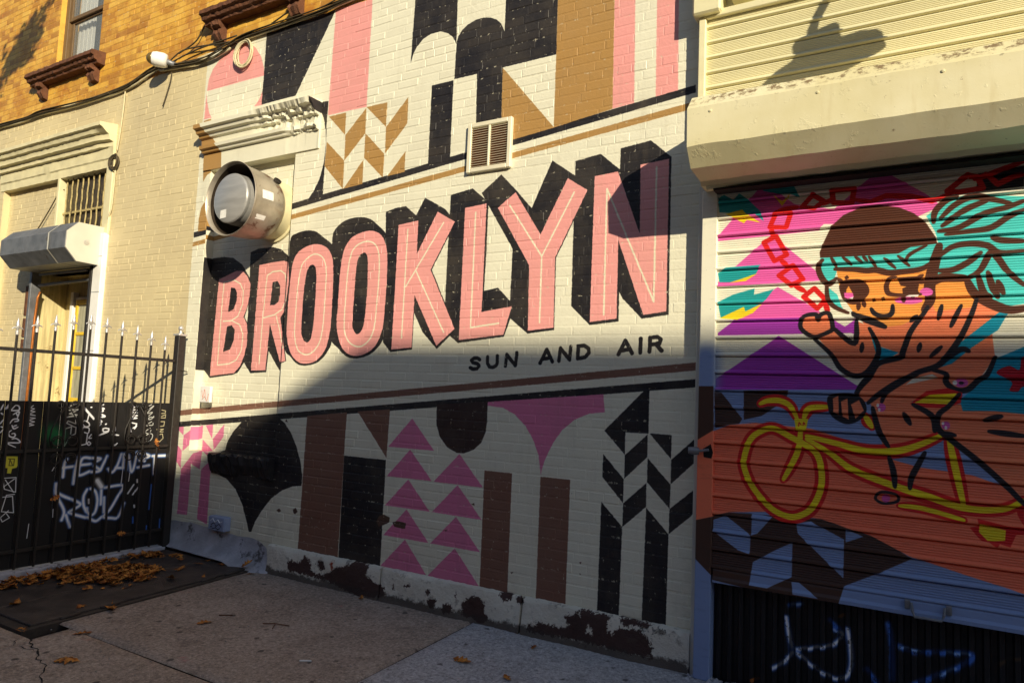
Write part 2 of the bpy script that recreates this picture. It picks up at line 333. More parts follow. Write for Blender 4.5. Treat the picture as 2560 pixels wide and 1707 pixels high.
(0,'K',0,[(-5.571,0.984),(-5.543,1.071),(-5.479,1.161),(-5.362,1.264),(-5.223,1.314),(-4.894,1.324),(-4.806,1.282),(-4.715,1.196),(-4.639,1.087),(-4.58,0.967),(-4.546,0.847),(-4.548,0.763),(-4.655,0.747),(-4.782,0.7),(-4.907,0.618),(-5.014,0.503),(-5.09,0.401),(-5.135,0.301),(-5.166,0.297),(-5.201,0.376),(-5.281,0.531),(-5.384,0.65),(-5.523,0.733),(-5.658,0.763),(-5.743,0.767),(-5.758,0.951)]),
(0,'K',0,[(-6.315,1.207),(-1.191,1.747),(-1.19,1.696),(-6.309,1.158)]),
(0,'o',0,[(-4.536,1.354),(-4.081,1.407),(-4.085,0.224),(-4.542,0.232)]),
(0,'K',0,[(-4.081,1.053),(-3.637,1.054),(-3.637,0.238),(-4.078,0.224)]),
(0,'o',0,[(-3.965,1.42),(-3.625,1.451),(-3.634,1.07)]),
(0,'Q',0,[(-3.398,1.391),(-3.173,1.16),(-3.621,1.159)]),
(0,'Q',0,[(-3.401,1.153),(-3.18,0.933),(-3.618,0.93)]),
(0,'Q',0,[(-3.405,0.924),(-3.185,0.706),(-3.622,0.704)]),
(0,'Q',0,[(-3.406,0.698),(-3.182,0.476),(-3.621,0.476)]),
(0,'Q',0,[(-3.406,0.47),(-3.185,0.238),(-3.634,0.238)]),
(0,'Q',0,[(-2.941,1.154),(-2.721,0.93),(-3.163,0.931)]),
(0,'Q',0,[(-2.943,0.927),(-2.721,0.702),(-3.166,0.706)]),
(0,'Q',0,[(-2.943,0.697),(-2.723,0.476),(-3.167,0.475)]),
(0,'Q',0,[(-2.943,0.47),(-2.715,0.235),(-3.179,0.235)]),
(0,'D',0,[(-3.171,1.508),(-2.715,1.549),(-2.711,1.405),(-2.72,1.327),(-2.755,1.248),(-2.819,1.193),(-2.898,1.162),(-2.966,1.16),(-3.052,1.193),(-3.127,1.268),(-3.164,1.358)]),
(0,'Q',0,[(-2.714,1.546),(-1.813,1.632),(-1.798,1.514),(-1.916,1.498),(-2.016,1.452),(-2.105,1.38),(-2.171,1.288),(-2.225,1.179),(-2.249,1.104),(-2.256,1.062),(-2.28,1.196),(-2.327,1.298),(-2.392,1.39),(-2.483,1.466),(-2.586,1.51),(-2.713,1.518)]),
(0,'o',0,[(-2.716,1.053),(-2.485,1.054),(-2.484,0.233),(-2.713,0.231)]),
(0,'o',0,[(-2.258,1.052),(-2.032,1.052),(-2.036,0.226),(-2.258,0.228)]),
(0,'K',0,[(-1.797,1.395),(-1.526,1.669),(-1.496,1.672),(-1.496,1.392),(-1.651,1.392),(-1.65,1.248)]),
(0,'K',0,[(-1.65,1.245),(-1.5,1.387),(-1.499,1.245),(-1.649,1.096)]),
(0,'K',0,[(-1.488,1.395),(-1.344,1.392),(-1.345,1.245)]),
(0,'K',0,[(-1.343,1.24),(-1.188,1.388),(-1.185,1.248),(-1.344,1.089)]),
(0,'K',0,[(-1.8,1.241),(-1.652,1.091),(-1.653,0.94),(-1.801,1.092)]),
(0,'K',0,[(-1.496,1.238),(-1.344,1.087),(-1.347,0.939),(-1.497,1.089)]),
(0,'K',0,[(-1.652,0.938),(-1.5,1.082),(-1.499,0.933),(-1.653,0.79)]),
(0,'K',0,[(-1.347,0.937),(-1.19,1.078),(-1.19,0.949),(-1.212,0.91),(-1.348,0.785)]),
(0,'K',0,[(-1.803,0.931),(-1.654,0.789),(-1.66,0.232),(-1.809,0.234)]),
(0,'K',0,[(-1.497,0.929),(-1.35,0.784),(-1.353,0.232),(-1.508,0.235)]),
(0,'X',0,[(-3.7,0.573),(-3.672,0.618),(-3.626,0.632),(-3.564,0.616),(-3.571,0.579),(-3.62,0.553),(-3.673,0.534)]),
(0,'X',0,[(-3.539,0.583),(-3.49,0.599),(-3.405,0.595),(-3.408,0.55),(-3.454,0.549),(-3.513,0.554)]),
(0,'X',0,[(-4.834,0.524),(-4.799,0.545),(-4.773,0.525),(-4.804,0.51)]),
(0,'X',0,[(-4.629,0.553),(-4.598,0.574),(-4.572,0.543),(-4.601,0.518),(-4.621,0.526)]),
(0,'X',0,[(-4.799,1.294),(-4.784,1.316),(-4.765,1.287)]),
(0,'X',0,[(-3.043,0.587),(-3.015,0.596),(-3.028,0.58)]),
(0,'X',0,[(-2.817,0.802),(-2.791,0.814),(-2.786,0.795)]),
(0,'X',0,[(-2.467,0.374),(-2.442,0.383),(-2.454,0.366)]),
(0,'X',0,[(-1.947,0.521),(-1.93,0.529),(-1.935,0.513)]),
(0,'X',0,[(-1.944,0.453),(-1.931,0.45),(-1.938,0.442)])]
SHUTTER_ART=[
(0,'b',0,[(-1.516,1.697),(0.582,1.754),(0.557,0.268),(-1.466,-0.063)]),
(0,'m',0,[(-0.796,2.914),(-1.06,2.612),(-1.059,2.582),(-0.493,2.6),(-0.415,2.709),(-0.625,2.766)]),
(0,'m',0,[(-0.186,2.915),(0.03,2.751),(0.099,2.681),(-0.084,2.599),(-0.49,2.636),(-0.415,2.709),(-0.307,2.815)]),
(0,'m',0,[(-0.75,2.596),(-0.444,2.309),(-1.054,2.3),(-1.055,2.33)]),
(0,'v',0,[(-0.712,2.286),(-0.305,2.014),(-1.049,2.007),(-1.049,2.022)]),
(0,'v',0,[(-0.701,2.001),(-0.267,1.706),(-1.057,1.682),(-1.058,1.746)]),
(0,'v',0,[(-0.381,2.032),(-0.305,2.09),(-0.305,2.006)]),
(0,'m',0,[(-0.712,2.286),(-0.491,2.142),(-0.467,2.102),(-0.934,2.103)]),
(0,'t',0,[(-1.06,2.85),(-1.028,2.866),(-0.972,2.829),(-0.937,2.865),(-0.883,2.819),(-0.812,2.74),(-0.794,2.682),(-0.846,2.729),(-1.053,2.759)]),
(0,'t',0,[(-0.853,2.921),(-0.711,2.933),(-0.643,2.904),(-0.596,2.804),(-0.642,2.822),(-0.718,2.838),(-0.796,2.863)]),
(0,'t',0,[(-1.056,2.386),(-1.002,2.416),(-0.807,2.422),(-0.837,2.365),(-0.982,2.326),(-1.046,2.329)]),
(0,'t',0,[(-1.053,2.208),(-0.963,2.251),(-0.84,2.283),(-0.844,2.245),(-0.733,2.274),(-0.787,2.199),(-0.891,2.148),(-1.033,2.11)]),
(0,'y',0,[(-1.017,2.746),(-0.918,2.764),(-0.899,2.739),(-0.811,2.673),(-0.89,2.699),(-0.907,2.679)]),
(0,'y',0,[(-0.744,2.834),(-0.692,2.79),(-0.642,2.831),(-0.692,2.762)]),
(0,'y',0,[(-0.987,2.322),(-0.824,2.373),(-0.893,2.329)]),
(0,'y',0,[(-1.042,2.11),(-0.9,2.176),(-0.891,2.148),(-0.796,2.191),(-0.847,2.138),(-0.934,2.097)]),
(0,'k',0,[(0.261,2.831),(0.453,2.848),(0.451,2.742),(0.25,2.736)]),
(10,'r',0.028,[(-0.725,2.726),(-0.645,2.714),(-0.67,2.63),(-0.759,2.643)]),
(10,'r',0.028,[(-0.792,2.554),(-0.724,2.585),(-0.664,2.472),(-0.731,2.44)]),
(10,'r',0.028,[(-0.705,2.353),(-0.63,2.407),(-0.576,2.324),(-0.637,2.292)]),
(10,'r',0.028,[(-0.571,2.223),(-0.515,2.269),(-0.455,2.201),(-0.499,2.155)]),
(10,'r',0.028,[(-0.584,2.744),(-0.527,2.809),(-0.47,2.767),(-0.518,2.728)]),
(10,'r',0.028,[(-0.427,2.824),(-0.314,2.82),(-0.326,2.739),(-0.419,2.753)]),
(10,'r',0.028,[(0.126,2.756),(0.215,2.831),(0.261,2.809),(0.28,2.754),(0.174,2.745)]),
(24,'r',0.028,[(-0.75,2.633),(-0.741,2.586)]),
(24,'r',0.028,[(-0.697,2.443),(-0.655,2.4)]),
(24,'r',0.028,[(-0.621,2.291),(-0.563,2.253)]),
(24,'r',0.028,[(-0.459,2.188),(-0.443,2.128)]),
(24,'r',0.028,[(-0.709,2.738),(-0.608,2.746)]),
(24,'r',0.028,[(-0.478,2.75),(-0.423,2.771)]),
(24,'r',0.028,[(-0.322,2.76),(-0.231,2.737),(-0.156,2.763),(-0.041,2.746),(0.057,2.71),(0.16,2.748)]),
(24,'r',0.028,[(0.247,2.802),(0.453,2.871)]),
(24,'r',0.028,[(0.293,2.829),(0.344,2.767),(0.408,2.798),(0.452,2.804)]),
(0,'c',0,[(-1.071,1.433),(-0.967,1.479),(-0.823,1.498),(-0.526,1.483),(-0.251,1.403),(-0.124,1.342),(-0.002,1.313),(0.218,1.295),(0.43,1.228),(0.628,1.166),(0.619,0.713),(0.424,0.753),(0.213,0.796),(-0.044,0.856),(-0.25,0.934),(-0.47,0.993),(-0.751,1.001),(-0.967,0.973),(-1.062,0.942)]),
(0,'n',0,[(-1.062,1.674),(-1.022,1.666),(-0.899,1.517),(-0.916,1.488),(-0.976,1.478),(-1.054,1.456)]),
(0,'n',0,[(-0.893,1.681),(-0.646,1.691),(-0.661,1.635),(-0.79,1.54),(-0.89,1.512)]),
(0,'n',0,[(-1.066,0.942),(-0.967,0.973),(-0.47,0.993),(-0.229,0.937),(-0.037,0.849),(-0.187,0.754),(-0.357,0.656),(-0.393,0.525),(-1.059,0.581)]),
(0,'b',0,[(-1.061,0.916),(-0.984,0.952),(-0.843,0.859),(-0.846,0.754),(-0.913,0.765),(-1.06,0.856)]),
(0,'b',0,[(-0.837,0.986),(-0.726,0.974),(-0.806,0.872),(-0.839,0.859)]),
(0,'b',0,[(-0.6,0.957),(-0.523,0.975),(-0.358,0.9),(-0.361,0.695),(-0.591,0.901)]),
(0,'b',0,[(-0.351,0.956),(-0.265,0.928),(-0.351,0.885)]),
(0,'b',0,[(-0.618,0.848),(-0.62,0.661),(-0.746,0.583),(-0.844,0.583),(-0.829,0.71),(-0.708,0.794)]),
(0,'b',0,[(-0.62,0.636),(-0.581,0.639),(-0.482,0.572),(-0.612,0.573)]),
(0,'n',0,[(-1.184,1.699),(-1.065,1.702),(-1.061,1.442),(-1.177,1.364)]),
(0,'c',0,[(-1.177,1.364),(-1.064,1.444),(-1.055,0.939),(-1.167,0.903)]),
(0,'n',0,[(-1.167,0.903),(-1.055,0.939),(-1.055,0.598),(-1.154,0.682)]),
(12,'b',0.16,[(-1.115,1.871),(-1.112,1.726)]),
(0,'n',0,[(-1.184,1.699),(-1.065,1.702),(-1.061,1.442),(-1.177,1.364)]),
(0,'s',0,[(-0.578,2.105),(-0.514,2.129),(-0.443,2.128),(-0.42,2.05),(-0.312,1.96),(-0.301,2.082),(-0.238,2.047),(-0.201,1.931),(-0.223,1.856),(-0.252,1.798),(-0.312,1.78),(-0.372,1.821),(-0.419,1.896),(-0.49,1.982),(-0.553,2.0),(-0.582,2.035)]),
(0,'s',0,[(-0.275,2.081),(-0.085,2.053),(0.013,2.108),(0.048,2.22),(0.069,2.292),(0.203,2.293),(0.235,2.213),(0.293,2.164),(0.375,2.13),(0.362,2.077),(0.31,2.016),(0.322,1.885),(0.25,1.768),(0.205,1.721),(0.152,1.719),(0.113,1.757),(0.052,1.795),(-0.044,1.769),(-0.122,1.711),(-0.172,1.644),(-0.304,1.639),(-0.267,1.723),(-0.208,1.815),(-0.1,1.906),(-0.201,1.947)]),
(0,'s',0,[(-0.309,1.685),(-0.23,1.789),(-0.014,1.793),(-0.068,1.737),(0.113,1.788),(0.125,1.726),(-0.041,1.651),(0.052,1.578),(0.058,1.486),(-0.159,1.37),(-0.201,1.502),(-0.23,1.628)]),
(0,'s',0,[(-0.034,1.636),(0.157,1.644),(0.345,1.681),(0.436,1.626),(0.579,1.561),(0.571,1.103),(0.43,1.171),(0.364,1.251),(0.156,1.454),(0.085,1.48),(0.052,1.493)]),
(0,'T',0,[(-0.241,2.043),(-0.194,1.939),(-0.1,1.908),(-0.172,1.852),(-0.201,1.881)]),
(0,'T',0,[(0.359,2.127),(0.384,2.118),(0.336,2.023),(0.226,1.935),(0.14,1.852),(0.073,1.826),(0.094,1.883),(0.174,1.958)]),
(0,'T',0,[(0.678,2.063),(0.44,1.938),(0.322,1.877),(0.263,1.761),(0.172,1.667),(0.184,1.612),(0.312,1.618),(0.669,1.591)]),
(1,'R',0,[(0.327,1.808),(0.377,1.843),(0.42,1.825),(0.433,1.886),(0.488,1.886),(0.509,1.73),(0.437,1.743),(0.413,1.718),(0.379,1.722),(0.389,1.764)]),
(0,'f',0,[(-0.402,2.372),(-0.208,2.344),(-0.056,2.331),(0.056,2.374),(0.055,2.22),(0.027,2.116),(-0.085,2.053),(-0.172,2.044),(-0.275,2.09),(-0.32,2.133),(-0.382,2.237)]),
(0,'f',0,[(0.069,2.276),(0.11,2.294),(0.203,2.292),(0.235,2.213),(0.248,2.142),(0.068,2.123),(0.048,2.196)]),
(0,'t2',0,[(0.029,2.63),(0.099,2.689),(0.194,2.72),(0.299,2.716),(0.451,2.691),(0.69,2.694),(0.679,2.136),(0.443,2.151),(0.369,2.138),(0.287,2.172),(0.229,2.229),(0.203,2.289),(0.069,2.299),(0.084,2.478),(0.07,2.544)]),
(0,'t2',0,[(-0.485,2.442),(-0.099,2.44),(-0.042,2.473),(0.087,2.482),(0.083,2.421),(0.014,2.356),(-0.056,2.336),(-0.208,2.342),(-0.398,2.369),(-0.413,2.316),(-0.444,2.281),(-0.484,2.355)]),
(0,'t2',0,[(-0.448,2.275),(-0.397,2.229),(-0.374,2.16),(-0.351,2.125),(-0.412,2.159),(-0.448,2.214)]),
(0,'h',0,[(-0.486,2.442),(-0.489,2.473),(-0.469,2.529),(-0.43,2.618),(-0.368,2.676),(-0.283,2.711),(-0.186,2.713),(-0.098,2.693),(-0.027,2.653),(0.029,2.596),(0.07,2.52),(0.08,2.48),(-0.042,2.471),(-0.099,2.44),(-0.268,2.438)]),
(25,'h',0.03,[(0.063,2.596),(0.071,2.653),(0.119,2.705),(0.167,2.719)]),
(25,'h',0.03,[(0.095,2.612),(0.151,2.673),(0.229,2.712),(0.313,2.693),(0.394,2.662)]),
(25,'h',0.03,[(0.102,2.573),(0.205,2.649),(0.297,2.686)]),
(25,'h',0.03,[(0.086,2.546),(0.173,2.557),(0.282,2.618),(0.372,2.641),(0.45,2.669)]),
(25,'h',0.03,[(0.118,2.524),(0.227,2.534),(0.311,2.545),(0.386,2.594),(0.45,2.624)]),
(25,'h',0.03,[(0.085,2.408),(0.141,2.456),(0.219,2.469),(0.295,2.454),(0.347,2.414),(0.447,2.416)]),
(25,'h',0.03,[(0.085,2.337),(0.148,2.338),(0.218,2.376),(0.268,2.419)]),
(25,'h',0.03,[(0.318,2.494),(0.355,2.477),(0.447,2.465)]),
(25,'h',0.03,[(0.202,2.284),(0.263,2.327),(0.31,2.416),(0.339,2.387),(0.382,2.312),(0.444,2.245)]),
(25,'h',0.03,[(0.256,2.3),(0.277,2.216),(0.307,2.188)]),
(25,'h',0.03,[(0.297,2.316),(0.315,2.242),(0.337,2.187)]),
(25,'h',0.03,[(0.338,2.268),(0.359,2.204)]),
(25,'h',0.045,[(0.21,2.275),(0.24,2.209),(0.299,2.161),(0.38,2.122),(0.452,2.129)]),
(25,'h',0.045,[(0.061,2.277),(0.101,2.299),(0.202,2.289)]),
(25,'h',0.018,[(-0.43,2.442),(-0.402,2.385)]),
(25,'h',0.018,[(-0.37,2.438),(-0.327,2.393)]),
(25,'h',0.018,[(-0.308,2.437),(-0.274,2.401)]),
(25,'h',0.018,[(-0.269,2.437),(-0.248,2.406)]),
(25,'h',0.018,[(-0.24,2.432),(-0.206,2.374)]),
(25,'h',0.018,[(-0.167,2.418),(-0.114,2.362)]),
(25,'h',0.018,[(-0.101,2.426),(-0.049,2.37)]),
(25,'h',0.018,[(-0.064,2.397),(-0.044,2.433),(0.03,2.474)]),
(25,'h',0.032,[(-0.408,2.373),(-0.322,2.367),(-0.253,2.356),(-0.206,2.357),(-0.145,2.338),(-0.084,2.34),(0.005,2.35),(0.058,2.384)]),
(25,'h',0.03,[(-0.474,2.429),(-0.495,2.385),(-0.474,2.322),(-0.44,2.29),(-0.402,2.319)]),
(25,'h',0.024,[(-0.451,2.297),(-0.446,2.212),(-0.412,2.162),(-0.342,2.125)]),
(25,'h',0.05,[(0.088,2.47),(0.073,2.408),(0.056,2.335),(0.043,2.251),(0.045,2.183),(0.019,2.132)]),
(0,'m2',0,[(0.012,2.182),(0.008,2.176),(-0.001,2.171),(-0.015,2.167),(-0.032,2.165),(-0.052,2.165),(-0.072,2.166),(-0.09,2.17),(-0.105,2.175),(-0.114,2.18),(-0.117,2.186),(-0.114,2.192),(-0.104,2.198),(-0.09,2.201),(-0.072,2.204),(-0.052,2.204),(-0.032,2.202),(-0.015,2.199),(-0.001,2.194),(0.008,2.188)]),
(0,'m2',0,[(0.059,2.225),(0.057,2.218),(0.053,2.211),(0.046,2.207),(0.038,2.204),(0.029,2.203),(0.019,2.205),(0.011,2.208),(0.004,2.213),(0.0,2.22),(-0.001,2.227),(0.0,2.234),(0.004,2.24),(0.011,2.245),(0.019,2.248),(0.029,2.249),(0.038,2.247),(0.046,2.243),(0.053,2.238),(0.057,2.232)]),
(1,'h',0,[(-0.388,2.276),(-0.37,2.302),(-0.327,2.31),(-0.279,2.305),(-0.248,2.278),(-0.238,2.24),(-0.252,2.208),(-0.268,2.19),(-0.305,2.171),(-0.342,2.177),(-0.368,2.2),(-0.381,2.233)]),
(0,'f',0,[(-0.34,2.275),(-0.319,2.231),(-0.353,2.229),(-0.351,2.256)]),
(0,'m',0,[(-0.363,2.239),(-0.319,2.234),(-0.315,2.213),(-0.342,2.201),(-0.36,2.212)]),
(0,'w',0,[(-0.338,2.203),(-0.316,2.214),(-0.318,2.2)]),
(24,'h',0.022,[(-0.349,2.328),(-0.351,2.315)]),
(24,'h',0.022,[(-0.392,2.317),(-0.372,2.296)]),
(24,'h',0.022,[(-0.289,2.182),(-0.292,2.144)]),
(24,'h',0.022,[(-0.268,2.188),(-0.261,2.159)]),
(24,'h',0.022,[(-0.218,2.193),(-0.213,2.19)]),
(24,'h',0.022,[(-0.174,2.197),(-0.168,2.195)]),
(24,'h',0.022,[(-0.077,2.203),(-0.075,2.18)]),
(24,'h',0.022,[(-0.037,2.208),(-0.03,2.201)]),
(24,'h',0.022,[(-0.01,2.302),(0.012,2.316)]),
(24,'h',0.022,[(-0.01,2.282),(0.022,2.28)]),
(25,'h',0.024,[(-0.112,2.311),(-0.139,2.305),(-0.156,2.271),(-0.152,2.235),(-0.135,2.22),(-0.084,2.212),(0.002,2.214)]),
(0,'h',0,[(-0.107,2.307),(-0.0,2.311),(-0.004,2.27),(-0.01,2.236),(0.002,2.214),(-0.079,2.215),(-0.082,2.25),(-0.062,2.259),(-0.089,2.265)]),
(0,'w',0,[(-0.067,2.203),(-0.05,2.213),(-0.005,2.213),(-0.01,2.201)]),
(25,'k',0.026,[(-0.229,2.145),(-0.214,2.12),(-0.18,2.102),(-0.145,2.105),(-0.129,2.125),(-0.127,2.16)]),
(25,'k',0.034,[(-0.316,2.115),(-0.263,2.093),(-0.211,2.069),(-0.163,2.045)]),
(25,'k',0.027,[(-0.32,2.124),(-0.267,2.09),(-0.208,2.063),(-0.168,2.046)]),
(25,'k',0.027,[(0.034,2.148),(0.013,2.108),(-0.043,2.02),(-0.079,1.914),(-0.093,1.882),(-0.194,1.848),(-0.237,1.773),(-0.289,1.706),(-0.304,1.639)]),
(25,'k',0.027,[(-0.42,2.046),(-0.312,1.958),(-0.301,2.082)]),
(25,'k',0.027,[(-0.513,1.982),(-0.427,1.896),(-0.38,1.821),(-0.312,1.78),(-0.252,1.798),(-0.201,1.881),(-0.197,1.947),(-0.238,2.039)]),
(25,'k',0.027,[(0.248,2.181),(0.228,2.111),(0.188,2.009),(0.141,1.923),(0.08,1.843),(-0.016,1.802),(-0.086,1.752),(-0.157,1.693),(-0.179,1.644)]),
(25,'k',0.027,[(0.08,1.843),(0.174,1.923),(0.213,1.915)]),
(25,'k',0.027,[(0.053,1.819),(0.113,1.797),(0.113,1.757),(0.152,1.719),(0.205,1.721),(0.25,1.768),(0.289,1.8),(0.322,1.885)]),
(11,'k',0.024,[(-0.578,2.035),(-0.586,2.079),(-0.562,2.113),(-0.506,2.12),(-0.494,2.09),(-0.479,2.12),(-0.439,2.123),(-0.42,2.05),(-0.435,2.024),(-0.513,1.995)]),
(25,'k',0.022,[(0.081,2.082),(0.097,2.154)]),
(25,'k',0.022,[(0.182,2.151),(0.155,2.089),(0.136,2.042)]),
(25,'k',0.022,[(-0.272,1.956),(-0.277,1.912)]),
(25,'k',0.022,[(-0.0,1.955),(-0.009,1.915)]),
(25,'k',0.022,[(0.046,1.887),(0.094,1.939)]),
(25,'k',0.022,[(-0.043,2.073),(-0.015,2.101)]),
(0,'m2',0,[(0.208,1.756),(0.207,1.748),(0.203,1.742),(0.196,1.737),(0.188,1.733),(0.179,1.732),(0.17,1.732),(0.161,1.736),(0.155,1.741),(0.151,1.747),(0.149,1.754),(0.151,1.761),(0.155,1.768),(0.162,1.773),(0.17,1.777),(0.179,1.778),(0.188,1.777),(0.196,1.774),(0.203,1.769),(0.207,1.763)]),
(0,'w',0,[(0.162,1.755),(0.161,1.751),(0.16,1.747),(0.157,1.744),(0.155,1.742),(0.151,1.742),(0.148,1.742),(0.145,1.744),(0.143,1.747),(0.141,1.75),(0.141,1.754),(0.141,1.758),(0.143,1.761),(0.145,1.764),(0.148,1.766),(0.151,1.767),(0.155,1.766),(0.158,1.765),(0.16,1.762),(0.161,1.758)]),
(0,'k',0,[(0.191,1.754),(0.19,1.751),(0.188,1.749),(0.186,1.747),(0.183,1.746),(0.179,1.746),(0.175,1.746),(0.172,1.747),(0.169,1.749),(0.168,1.751),(0.167,1.753),(0.168,1.756),(0.169,1.758),(0.172,1.76),(0.175,1.761),(0.179,1.761),(0.183,1.761),(0.186,1.76),(0.189,1.758),(0.19,1.756)]),
(11,'r',0.072,[(-0.887,1.28),(-0.855,1.394),(-0.798,1.449),(-0.724,1.471),(-0.627,1.426),(-0.518,1.367),(-0.479,1.297),(-0.471,1.183),(-0.501,1.083),(-0.546,1.021),(-0.623,0.987),(-0.711,1.009),(-0.776,1.061),(-0.835,1.131),(-0.873,1.204)]),
(25,'r',0.0648,[(-0.581,1.513),(-0.588,1.379),(-0.626,1.276),(-0.669,1.189)]),
(25,'r',0.0648,[(-0.8,1.608),(-0.759,1.627),(-0.693,1.63),(-0.637,1.602),(-0.601,1.537)]),
(25,'r',0.0648,[(-0.565,1.539),(-0.535,1.594),(-0.439,1.607)]),
(25,'r',0.0648,[(-0.258,1.566),(-0.226,1.508)]),
(25,'r',0.072,[(-0.549,1.44),(-0.397,1.409),(-0.251,1.379),(-0.11,1.39),(-0.008,1.428),(0.091,1.484)]),
(25,'r',0.072,[(-0.549,1.423),(-0.434,1.357),(-0.323,1.278),(-0.145,1.215),(0.024,1.171),(0.185,1.129),(0.339,1.139),(0.43,1.193)]),
(25,'r',0.0648,[(0.124,1.467),(0.148,1.334),(0.185,1.136)]),
(25,'r',0.0504,[(-0.097,1.108),(0.01,1.105),(0.184,1.07)]),
(0,'r',0,[(-0.048,1.639),(0.026,1.708),(0.119,1.726),(0.183,1.705),(0.176,1.652),(0.112,1.623),(0.026,1.623)]),
(0,'r',0,[(0.209,1.036),(0.246,1.048),(0.241,1.084),(0.29,1.075),(0.362,1.063),(0.428,1.064),(0.514,1.082),(0.513,1.04),(0.397,1.025),(0.373,0.964),(0.331,0.973),(0.319,0.953),(0.289,0.974),(0.258,0.977),(0.234,1.003)]),
(0,'r',0,[(0.388,1.217),(0.43,1.178),(0.428,1.071),(0.404,1.118)]),
(11,'Y',0.033,[(-0.887,1.28),(-0.855,1.394),(-0.798,1.449),(-0.724,1.471),(-0.627,1.426),(-0.518,1.367),(-0.479,1.297),(-0.471,1.183),(-0.501,1.083),(-0.546,1.021),(-0.623,0.987),(-0.711,1.009),(-0.776,1.061),(-0.835,1.131),(-0.873,1.204)]),
(25,'Y',0.0297,[(-0.581,1.513),(-0.588,1.379),(-0.626,1.276),(-0.669,1.189)]),
(25,'Y',0.0297,[(-0.8,1.608),(-0.759,1.627),(-0.693,1.63),(-0.637,1.602),(-0.601,1.537)]),
(25,'Y',0.0297,[(-0.565,1.539),(-0.535,1.594),(-0.439,1.607)]),
(25,'Y',0.0297,[(-0.258,1.566),(-0.226,1.508)]),
(25,'Y',0.033,[(-0.549,1.44),(-0.397,1.409),(-0.251,1.379),(-0.11,1.39),(-0.008,1.428),(0.091,1.484)]),
(25,'Y',0.033,[(-0.549,1.423),(-0.434,1.357),(-0.323,1.278),(-0.145,1.215),(0.024,1.171),(0.185,1.129),(0.339,1.139),(0.43,1.193)]),
(25,'Y',0.0297,[(0.124,1.467),(0.148,1.334),(0.185,1.136)]),
(25,'Y',0.0231,[(-0.097,1.108),(0.01,1.105),(0.184,1.07)]),
(0,'Y',0,[(-0.028,1.645),(0.04,1.689),(0.158,1.701),(0.164,1.667),(0.118,1.644)]),
(0,'Y',0,[(-0.616,1.532),(-0.542,1.536),(-0.553,1.468),(-0.604,1.465)]),
(0,'Y',0,[(0.25,1.06),(0.356,1.041),(0.352,0.99),(0.282,0.98),(0.246,1.019)]),
(24,'r',0.006,[(-0.592,1.491),(-0.589,1.512),(-0.577,1.5)]),
(24,'r',0.006,[(-0.569,1.497),(-0.565,1.514),(-0.557,1.501)]),
(1,'k',0,[(-0.436,1.669),(-0.324,1.685),(-0.266,1.65),(-0.251,1.595),(-0.28,1.545),(-0.345,1.516),(-0.412,1.546),(-0.439,1.594)]),
(0,'s',0,[(-0.417,1.653),(-0.389,1.67),(-0.386,1.564),(-0.413,1.579)]),
(0,'s',0,[(-0.376,1.638),(-0.344,1.656),(-0.337,1.542),(-0.368,1.557)]),
(0,'s',0,[(-0.327,1.624),(-0.287,1.65),(-0.264,1.594),(-0.305,1.548)]),
(25,'k',0.027,[(-0.302,1.688),(-0.244,1.78)]),
(25,'k',0.027,[(-0.244,1.635),(-0.18,1.694),(-0.089,1.76),(-0.014,1.793)]),
(25,'k',0.027,[(-0.222,1.612),(-0.194,1.494),(-0.148,1.41)]),
(25,'k',0.027,[(-0.034,1.636),(0.052,1.578),(0.062,1.502)]),
(25,'k',0.027,[(0.17,1.697),(0.125,1.635),(0.079,1.587),(0.078,1.518),(0.136,1.461),(0.256,1.358),(0.364,1.251),(0.43,1.178),(0.57,1.055)]),
(25,'k',0.027,[(-0.145,1.356),(-0.124,1.279),(-0.118,1.202)]),
(25,'k',0.027,[(0.018,1.391),(-0.015,1.32),(-0.043,1.256),(-0.05,1.201)]),
(25,'k',0.027,[(-0.076,1.587),(-0.048,1.534)]),
(25,'k',0.027,[(0.276,1.57),(0.344,1.594)]),
(25,'k',0.027,[(0.294,1.516),(0.434,1.502)]),
(25,'k',0.027,[(0.085,1.495),(0.149,1.488)]),
(11,'k',0.014,[(-0.208,1.142),(-0.18,1.171),(-0.111,1.164),(-0.107,1.13),(-0.166,1.112),(-0.201,1.124)]),
(0,'m2',0,[(-0.16,1.615),(-0.161,1.608),(-0.164,1.601),(-0.168,1.596),(-0.174,1.593),(-0.18,1.592),(-0.186,1.592),(-0.191,1.595),(-0.196,1.6),(-0.199,1.606),(-0.2,1.613),(-0.199,1.62),(-0.196,1.626),(-0.191,1.631),(-0.186,1.635),(-0.18,1.636),(-0.174,1.635),(-0.168,1.632),(-0.164,1.628),(-0.161,1.622)]),
(0,'m2',0,[(0.129,1.536),(0.128,1.529),(0.126,1.523),(0.122,1.518),(0.117,1.515),(0.111,1.514),(0.105,1.514),(0.1,1.517),(0.096,1.522),(0.094,1.527),(0.093,1.534),(0.094,1.541),(0.096,1.547),(0.1,1.552),(0.106,1.555),(0.111,1.556),(0.117,1.556),(0.122,1.553),(0.126,1.548),(0.128,1.543)]),
(0,'m2',0,[(-0.14,1.142),(-0.141,1.135),(-0.143,1.129),(-0.148,1.124),(-0.153,1.12),(-0.159,1.118),(-0.165,1.119),(-0.171,1.121),(-0.175,1.125),(-0.178,1.131),(-0.179,1.138),(-0.178,1.145),(-0.175,1.151),(-0.171,1.156),(-0.165,1.16),(-0.159,1.162),(-0.153,1.161),(-0.148,1.159),(-0.143,1.154),(-0.141,1.149)]),
